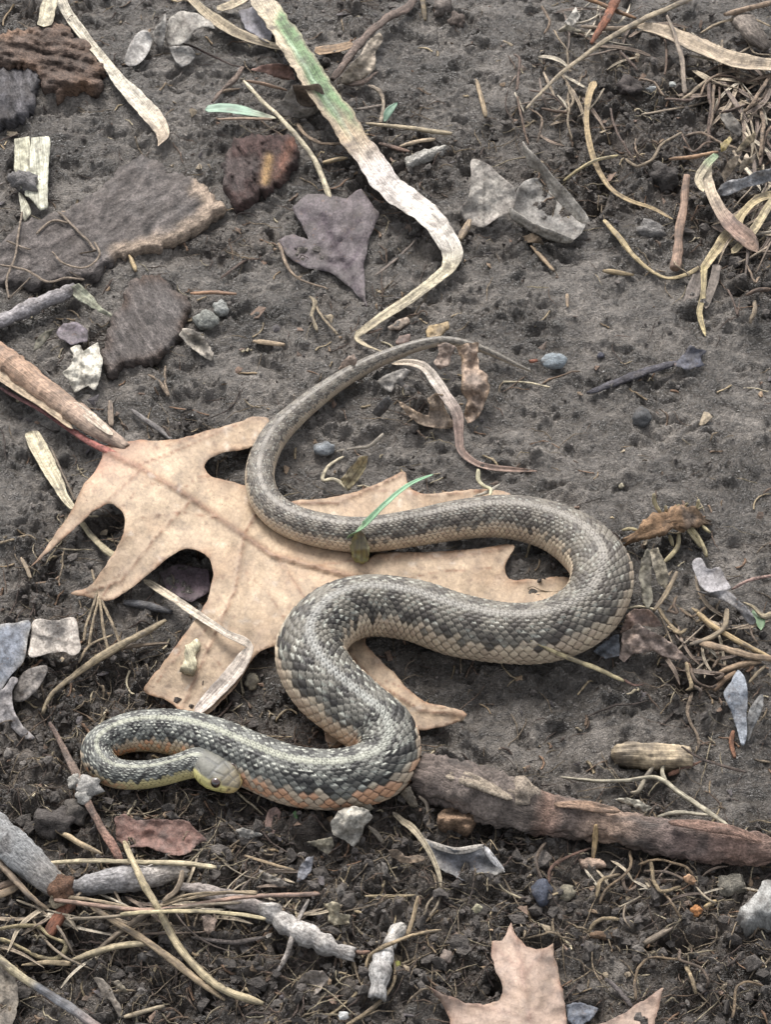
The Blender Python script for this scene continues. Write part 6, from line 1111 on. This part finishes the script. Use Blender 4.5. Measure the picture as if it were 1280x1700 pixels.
LF('grey_scrap', 'small blue grey scrap right of the crumpled grey one', 'leaf', [(496, 1440, .2), (510, 1424, .4), (522, 1420, .35), (518, 1440, .25), (506, 1460, .15), (492, 1466, .1)], (140, 140, 146), step=3, wr=.08)
TU('straw', 'thin level straw below the tan petals', 'straw', [(606, 1488), (650, 1488), (690, 1486)], [4, 6, 4], (178, 158, 116), h=.1)
LF('cream_scrap', 'tiny cream scrap on the soil right of centre near the bottom', 'leaf', [(784, 1508, .1), (792, 1498, .25), (802, 1506, .2), (796, 1516, .1), (786, 1518, .1)], (196, 188, 152), step=3)
ST('dark_stone', 'dark blue stone below the log', 'stone', 902, 1480, 32, 36, (84, 88, 100), facet=.6, h=.0)
ST('clay_lump', 'small cream mud lump right of the dark blue stone', 'lump', 940, 1482, 30, 20, (146, 138, 120), M_CLOD, rot=20)
TU('root_strand', 'reddish root curling on the soil in front of the log', 'root', [(912, 1466, .1), (914, 1444, .2), (940, 1424, .25), (982, 1408, .3)], [5, 6, 5, 4], (122, 92, 76), M_TWIG)
LOGR = [[(1048, 1412), (1046, 1436), (1032, 1452), (1010, 1470), (996, 1500)], [(1036, 1456), (1044, 1480), (1056, 1470)], [(1080, 1428), (1084, 1460), (1098, 1480), (1130, 1472)], [(1060, 1436), (1100, 1424), (1140, 1438), (1152, 1456)], [(1070, 1446), (1120, 1452), (1160, 1472)], [(990, 1490), (996, 1462), (1030, 1452)], [(1104, 1484), (1120, 1510), (1132, 1524)], [(900, 1460), (890, 1430), (906, 1400)], [(976, 1548), (992, 1530), (1028, 1526)], [(1056, 1660), (1060, 1610), (1076, 1592), (1130, 1594)], [(1128, 1576), (1132, 1596), (1160, 1606), (1176, 1630), (1172, 1640)], [(1140, 1604), (1152, 1630), (1156, 1650)], [(1216, 1690), (1222, 1640), (1250, 1632), (1272, 1640)]]
t1_ = TH('tangled_root', 'tangled brown root on the soil just below the log', 'root', 1060, 1460)
t2_ = TH('curled_root', 'curled thin root near the bottom right corner', 'root', 1130, 1620)
for i, pp in enumerate(LOGR):
    TU('rootlet', None, None, [(x, y, .12 + .35 * math.sin(math.pi * (k + .5) / len(pp))) for k, (x, y) in enumerate(pp)], 5 + i % 3, [(140, 118, 88), (112, 96, 80), (160, 140, 104)][i % 3], M_TWIG, parent=(t2_ if pp[0][1] > 1540 else t1_), seg=6, bend=.15)
LF('tan_scrap', 'small orange tan leaf scrap among roots below the log', 'leaf', [(1134, 1456, .3), (1146, 1450, .4), (1158, 1462, .3), (1150, 1470, .2), (1138, 1464, .25)], (186, 142, 104), step=3)
TU('straw', 'stubby cream straw on the soil at lower right', 'straw', [(1170, 1506), (1180, 1502), (1190, 1496)], [9, 10, 10], (200, 172, 118), h=.1)
ST('wood_crumb', 'tiny orange wood crumb beside the stubby cream straw', 'wood', 1156, 1512, 16, 14, (176, 122, 76), h=.05, lump=.5)
TU('straw', 'grey stub lying below centre at lower right', 'straw', [(1070, 1566, .1), (1092, 1554, .12), (1116, 1540, .1)], [11, 11, 10], (138, 124, 104))
TU('stick', 'thin dark stick above the right lobe of the bottom oak leaf', 'stick', [(1006, 1624, .15), (1026, 1644, .15), (1050, 1672, .12)], [6, 8, 8], (98, 92, 90), M_TWIG)
CH('bark_chip', 'small flat brown chip with a tan thread near the bottom right', 'bark', [(978, 1550), (990, 1546), (1024, 1548), (1022, 1556), (984, 1558)], (140, 108, 80), top=.2, th=.2, relief=.03, jit=1, step=3, bev=3)
CH('white_rock', 'pale grey angular rock at the right edge near the bottom', 'rock', [(1226, 1520), (1230, 1506), (1252, 1488), (1270, 1462), (1310, 1456), (1310, 1520), (1268, 1528), (1240, 1538)], (176, 174, 168), M_STONE, top=.9, th=1.0, relief=.05, jit=2, step=5, bev=10, str_=(1.2, 1.2))
ST('clay_lump', 'tan grey mud lump left of the pale angular rock', 'lump', 1214, 1470, 44, 30, (140, 134, 122), M_CLOD, lump=.4)
# ---- the second oak leaf at the bottom
OAK2 = [(712, 1638, .35), (740, 1652, .4), (772, 1664, .45), (806, 1668, .5), (830, 1660, .55), (836, 1640, .6), (824, 1612, .6), (816, 1586, .55), (816, 1562, .5), (834, 1562, .5), (842, 1548, .45), (849, 1530, .4), (856, 1552, .45), (872, 1568, .5), (892, 1577, .5), (906, 1574, .45), (919, 1566, .4), (922, 1590, .4), (930, 1624, .4), (938, 1664, .4), (942, 1702, .4), (970, 1706, .4), (1004, 1698, .4), (1036, 1682, .35), (1070, 1660, .35), (1102, 1638, .3), (1094, 1672, .25), (1084, 1720, .2), (1040, 1780, .2), (960, 1850, .2), (860, 1860, .2), (780, 1800, .2), (752, 1740, .2), (746, 1690, .2), (730, 1660, .25)]
LF('oak_leaf', 'pinkish brown oak leaf cut off by the bottom edge', 'leaf', OAK2, (172, 150, 134), M_OAK, ctrl=[(870, 1640, .75), (880, 1720, .7), (800, 1720, .5)], veins=[[1.6, (848, 1535), (866, 1600), (880, 1700), (890, 1850)], [(878, 1690), (800, 1670), (720, 1642)], [(884, 1730), (1000, 1700), (1095, 1645)], [(868, 1620), (912, 1572)], [(866, 1612), (820, 1570)]], vcol=(150, 122, 108), vh=.04, wr=.06, wrs=1.0, edge=(140, 108, 90), step=6)
LF('slate_scrap', 'flat blue grey leaf scrap beside the bottom oak leaf', 'leaf', [(940, 1668, .1), (964, 1664, .15), (996, 1674, .12), (984, 1690, .1), (966, 1704, .1), (944, 1700, .1)], (116, 122, 134), step=4, wr=.05)
LF('slate_scrap', 'dark slate leaf under the lower left oak lobe', 'leaf', [(262, 950, .05), (300, 935, .1), (345, 945, .1), (350, 980, .05), (318, 1000, .05), (280, 985, .05)], (96, 82, 86), step=6, wr=.08, veins=[[(290, 940), (345, 990)]])

# ---- matted tufts of dry grass: each tuft one plant, every blade a part
def tuft_of(label, x, y, n, sx, sy, ang, spread, lo, hi, h0=.5, wlo=3.5, whi=8):
    t = TH('grass_tuft', label, 'grass', x, y)
    for k in range(n):
        cx, cy = x + rng.normal() * sx, y + rng.normal() * sy; a = R(ang + rng.normal() * spread); L = rng.uniform(lo, hi); cv = rng.normal() * .09 * L
        pp = []
        for q_ in (-.5, -.2, .15, .5): pp.append((cx + math.cos(a) * q_ * L - math.sin(a) * cv * (q_ * q_ * 4 - .3), cy + math.sin(a) * q_ * L * .75 + math.cos(a) * cv * (q_ * q_ * 4 - .3) * .75, max(.03, h0 * rng.uniform(.2, 1.2) * (1 - 1.5 * q_ * q_))))
        cl = [(190, 174, 144), (168, 150, 124), (138, 120, 102), (204, 192, 166), (116, 102, 90)][rng.integers(0, 5)]; wd = rng.uniform(wlo, whi)
        if k % 3: build('blade', blade_geo(pp, [wd * .6, wd, wd, wd * .35], cl, vee=.5, step=.16), M_STRAWB, t)
        else: build('stalk', tube_geo(pp, [wd * .8, wd * .8, wd * .7, wd * .4], cl, seg=6, step=.12), M_STRAW, t)
tuft_of('matted dry grass tuft near the right edge above the husk leaves', 1215, 140, 24, 42, 30, 20, 45, 60, 170)
tuft_of('frayed dry grass tuft at the right edge beside the grey weathered leaf', 1262, 240, 22, 24, 40, 80, 35, 50, 140)
tuft_of('dry grass tuft at the right edge below the grey weathered leaf', 1250, 385, 20, 32, 36, 130, 35, 50, 150)
tuft_of('thin dry grass tuft near the top edge, right of the white leaf scrap', 1010, 60, 16, 50, 34, -30, 40, 50, 130, .4, 3, 6)
tuft_of('sparse dry grass tuft behind the winged grey leaf', 900, 170, 14, 40, 36, 60, 50, 40, 110, .4, 3, 6)
tuft_of('matted dry grass in the bottom left corner around the looping roots', 60, 1560, 14, 60, 46, 15, 45, 60, 180, .5, 4, 8)
tuft_of('matted dry grass under the straw bundle at lower left', 300, 1520, 12, 80, 36, 10, 40, 60, 180, .4, 3, 7)
tuft_of('dry grass tuft tangled between the brown leaf and the straw bundle at right', 1180, 1080, 20, 44, 40, 40, 55, 40, 130, .4, 3, 7)
tuft_of('wispy dry grass on the soil in front of the log', 1080, 1470, 16, 60, 30, 10, 60, 40, 120, .3, 3, 6)
tuft_of('wispy dry grass left of the fat white twig', 470, 1470, 14, 60, 30, 10, 50, 40, 120, .3, 3, 6)

# ------------------------------------------------------------------ what nobody could count: crumbs of soil, fibres
def scatter_crumbs(n):
    Vi, Fi = ico(1); Vi2 = Vi
    px = rng.uniform(-60, 1340, n * 3); py = rng.uniform(-60, 1760, n * 3)
    q = P(px, py, 0 * px); gz, gs = ground(q[:, 0], q[:, 1])
    k = rng.random(n * 3) < .12 + .88 * gs; q = q[k][:n]; gz = gz[k][:n]; gs = gs[k][:n]; n = len(q)
    sz = np.exp(rng.normal(-2.75, .55, n)).clip(.025, .26) * (.55 + .5 * gs)
    W = Vi2[None] * (1 + .30 * rng.normal(size=(n, len(Vi), 1)).clip(-1.5, 1.5)) * sz[:, None, None] * rng.uniform(.6, 1.3, (n, 1, 3))
    W[..., 2] *= .8; a = rng.uniform(0, 6.28, n)[:, None]; W = np.stack([W[..., 0] * np.cos(a) - W[..., 1] * np.sin(a), W[..., 0] * np.sin(a) + W[..., 1] * np.cos(a), W[..., 2]], -1)
    W = W + np.stack([q[:, 0], q[:, 1], gz + sz * .35], 1)[:, None]
    base = np.where(rng.random((n, 1)) < .05, lin((120, 114, 108)), lin((92, 86, 81))) * rng.uniform(.65, 1.3, (n, 1)); base = np.where(gs[:, None] < .3, base * 1.4, base)
    C_ = np.repeat(base, len(Vi), 0); F_ = (Fi[None] + (np.arange(n) * len(Vi))[:, None, None]).reshape(-1, 3)
    W = W.reshape(-1, 3); o = build('soil_crumbs', (W, F_, C_, W), M_CLOD, smooth=False); o['kind'] = 'stuff'; tag(o, 'loose crumbs of dark soil over the mud', 'soil')
scatter_crumbs(9000)
def scatter_fibres(n):
    px = rng.uniform(-60, 1340, n * 3); py = rng.uniform(-60, 1760, n * 3); q = P(px, py, 0 * px); gz, gs = ground(q[:, 0], q[:, 1])
    k = rng.random(n * 3) < .10 + .9 * gs; q = q[k][:n]; n = len(q)
    Lh = np.exp(rng.normal(-.35, .65, n)).clip(.2, 3.2); a0 = rng.uniform(0, 6.28, n); cu = rng.normal(0, .6, n); m = 9
    f = np.linspace(-.5, .5, m); ang = a0[:, None] + cu[:, None] * f + .5 * rng.normal(size=(n, m)).cumsum(1) * .22
    dx = np.cos(ang).cumsum(1) / m * Lh[:, None]; dy = np.sin(ang).cumsum(1) / m * Lh[:, None]
    X = q[:, :1] + dx; Y = q[:, 1:2] + dy; Z = ground(X, Y)[0]; Z = np.maximum(Z, Z.mean(1, keepdims=True)) + .02 + rng.uniform(-.03, .16, (n, 1)) * np.cos(f * 2.6)
    r = (np.exp(rng.normal(-4.0, .45, n)).clip(.008, .05))[:, None] * (1 - .6 * np.abs(f * 2) ** 2)
    Pp = np.stack([X, Y, Z], -1); T = np.gradient(Pp, axis=1); T /= np.linalg.norm(T, axis=2)[..., None] + 1e-9
    Sd = np.cross(T, [0, 0, 1.0]); Sd /= np.linalg.norm(Sd, axis=2)[..., None] + 1e-9; Up = np.cross(Sd, T); K = 4
    V_ = np.stack([Pp + r[..., None] * (math.cos(b) * Sd + math.sin(b) * Up) for b in np.arange(K) * 2 * math.pi / K], 2)
    gf = grid_faces(m, K, True); F_ = (gf[None] + (np.arange(n) * m * K)[:, None, None]).reshape(-1, 4)
    pal = np.array([lin(c_) for c_ in ((150, 134, 112), (122, 104, 90), (100, 86, 78), (134, 120, 102), (178, 164, 138), (88, 78, 72))]); C_ = np.repeat(pal[rng.integers(0, 6, n)] * rng.uniform(.7, 1.1, (n, 1)), m * K, 0)
    V_ = V_.reshape(-1, 3); o = build('plant_fibres', (V_, F_, C_, V_), M_TWIG); o['kind'] = 'stuff'; tag(o, 'fine rootlets and fibres strewn over the soil', 'fibres')
scatter_fibres(4200)
def scatter_flakes(n):
    Vs, Fs, Cs = [], [], []; k = 0
    px = rng.uniform(-60, 1340, n); py = rng.uniform(-60, 1760, n); q = P(px, py, 0 * px); gz, gs = ground(q[:, 0], q[:, 1])
    pal = [(150, 128, 104), (112, 96, 84), (172, 156, 132), (98, 92, 92), (134, 112, 96)]
    for i in range(n):
        if rng.random() > .35 + .65 * gs[i]: continue
        m = rng.integers(5, 8); a = np.sort(rng.uniform(0, 6.28, m)); r_ = rng.uniform(.5, 1, m) * math.exp(rng.normal(-1.9, .45)); e = rng.uniform(.35, 1); ro = rng.uniform(0, 6.28)
        x, y = np.cos(a) * r_, np.sin(a) * r_ * e; x, y = x * math.cos(ro) - y * math.sin(ro), x * math.sin(ro) + y * math.cos(ro)
        z = x * rng.normal(0, .35) + y * rng.normal(0, .35) + rng.normal(0, .02, m); z0 = gz[i] + .05
        top = np.stack([q[i, 0] + x, q[i, 1] + y, z0 + z], 1); ce = top.mean(0) + [0, 0, .03]; t3 = np.vstack([ce, top]); b3 = t3 - [0, 0, .025]; M = m + 1
        j = np.arange(m); j2 = (j + 1) % m
        f = np.vstack([np.stack([0 * j, 1 + j, 1 + j2], 1), np.stack([0 * j + M, M + 1 + j2, M + 1 + j], 1), np.stack([1 + j, M + 1 + j, M + 1 + j2], 1), np.stack([1 + j, M + 1 + j2, 1 + j2], 1)])
        Vs += [t3, b3]; Fs.append(f + k); k += 2 * M; Cs.append(np.tile(lin(pal[rng.integers(0, 5)]) * rng.uniform(.7, 1.1), (2 * M, 1)))
    V_ = np.vstack(Vs); o = build('leaf_flakes', (V_, np.vstack(Fs), np.vstack(Cs), V_), M_LEAF, smooth=False); o['kind'] = 'stuff'; tag(o, 'tiny flakes of dead leaf strewn over the soil', 'flakes')
scatter_flakes(1300)
def scatter_bits(n):
    Vs, Fs, Cs = [], [], []; k = 0
    px = rng.uniform(-60, 1340, n); py = rng.uniform(-60, 1760, n); q = P(px, py, 0 * px); gs = soil_mask(q[:, 0], q[:, 1])
    pal = [(196, 176, 142), (166, 144, 114), (206, 192, 162), (136, 114, 94), (150, 120, 96)]
    for i in range(n):
        if rng.random() > .4 + .6 * gs[i]: continue
        L = math.exp(rng.normal(-.75, .55)); wd = rng.uniform(.018, .05); a = rng.uniform(0, 6.28); m = 6; t = np.linspace(-.5, .5, m); cv = rng.normal(0, .12) * L
        x = q[i, 0] + math.cos(a) * t * L - math.sin(a) * cv * t * t * 4; y = q[i, 1] + math.sin(a) * t * L + math.cos(a) * cv * t * t * 4
        z = ground(x, y)[0]; z = np.maximum(z, np.polyval(np.polyfit(t, z, 1), t)) + wd * .8
        ww = wd * (1 + .25 * rng.normal(size=m).clip(-1, 1)); sx, sy = -math.sin(a), math.cos(a)
        ring = [np.stack([x + sx * ww * c_, y + sy * ww * c_, z + ww * .6 * s_], 1) for c_, s_ in ((1, 0), (.5, .9), (-.5, .9), (-1, 0), (0, -.8))]
        V_ = np.stack(ring, 1).reshape(-1, 3); F_ = grid_faces(m, 5, True); e0 = [[0, 1, 2, 3], [0, 3, 4, 4]]; e1 = [[(m - 1) * 5 + c_ for c_ in (3, 2, 1, 0)], [(m - 1) * 5 + c_ for c_ in (4, 3, 0, 0)]]
        Vs.append(V_); Fs.append(np.vstack([F_, e0, e1]) + k); k += len(V_); Cs.append(np.tile(lin(pal[rng.integers(0, 5)]) * rng.uniform(.6, 1.05), (len(V_), 1)) * rng.uniform(.8, 1.1, (len(V_), 1)))
    V_, F_, C_, u_ = tri(np.vstack(Vs), np.vstack(Fs), np.vstack(Cs), np.vstack(Vs)); o = build('straw_bits', (V_, F_, C_, V_), M_STRAW); o['kind'] = 'stuff'; tag(o, 'short broken bits of straw strewn over the mud', 'straw')
scatter_bits(1000)
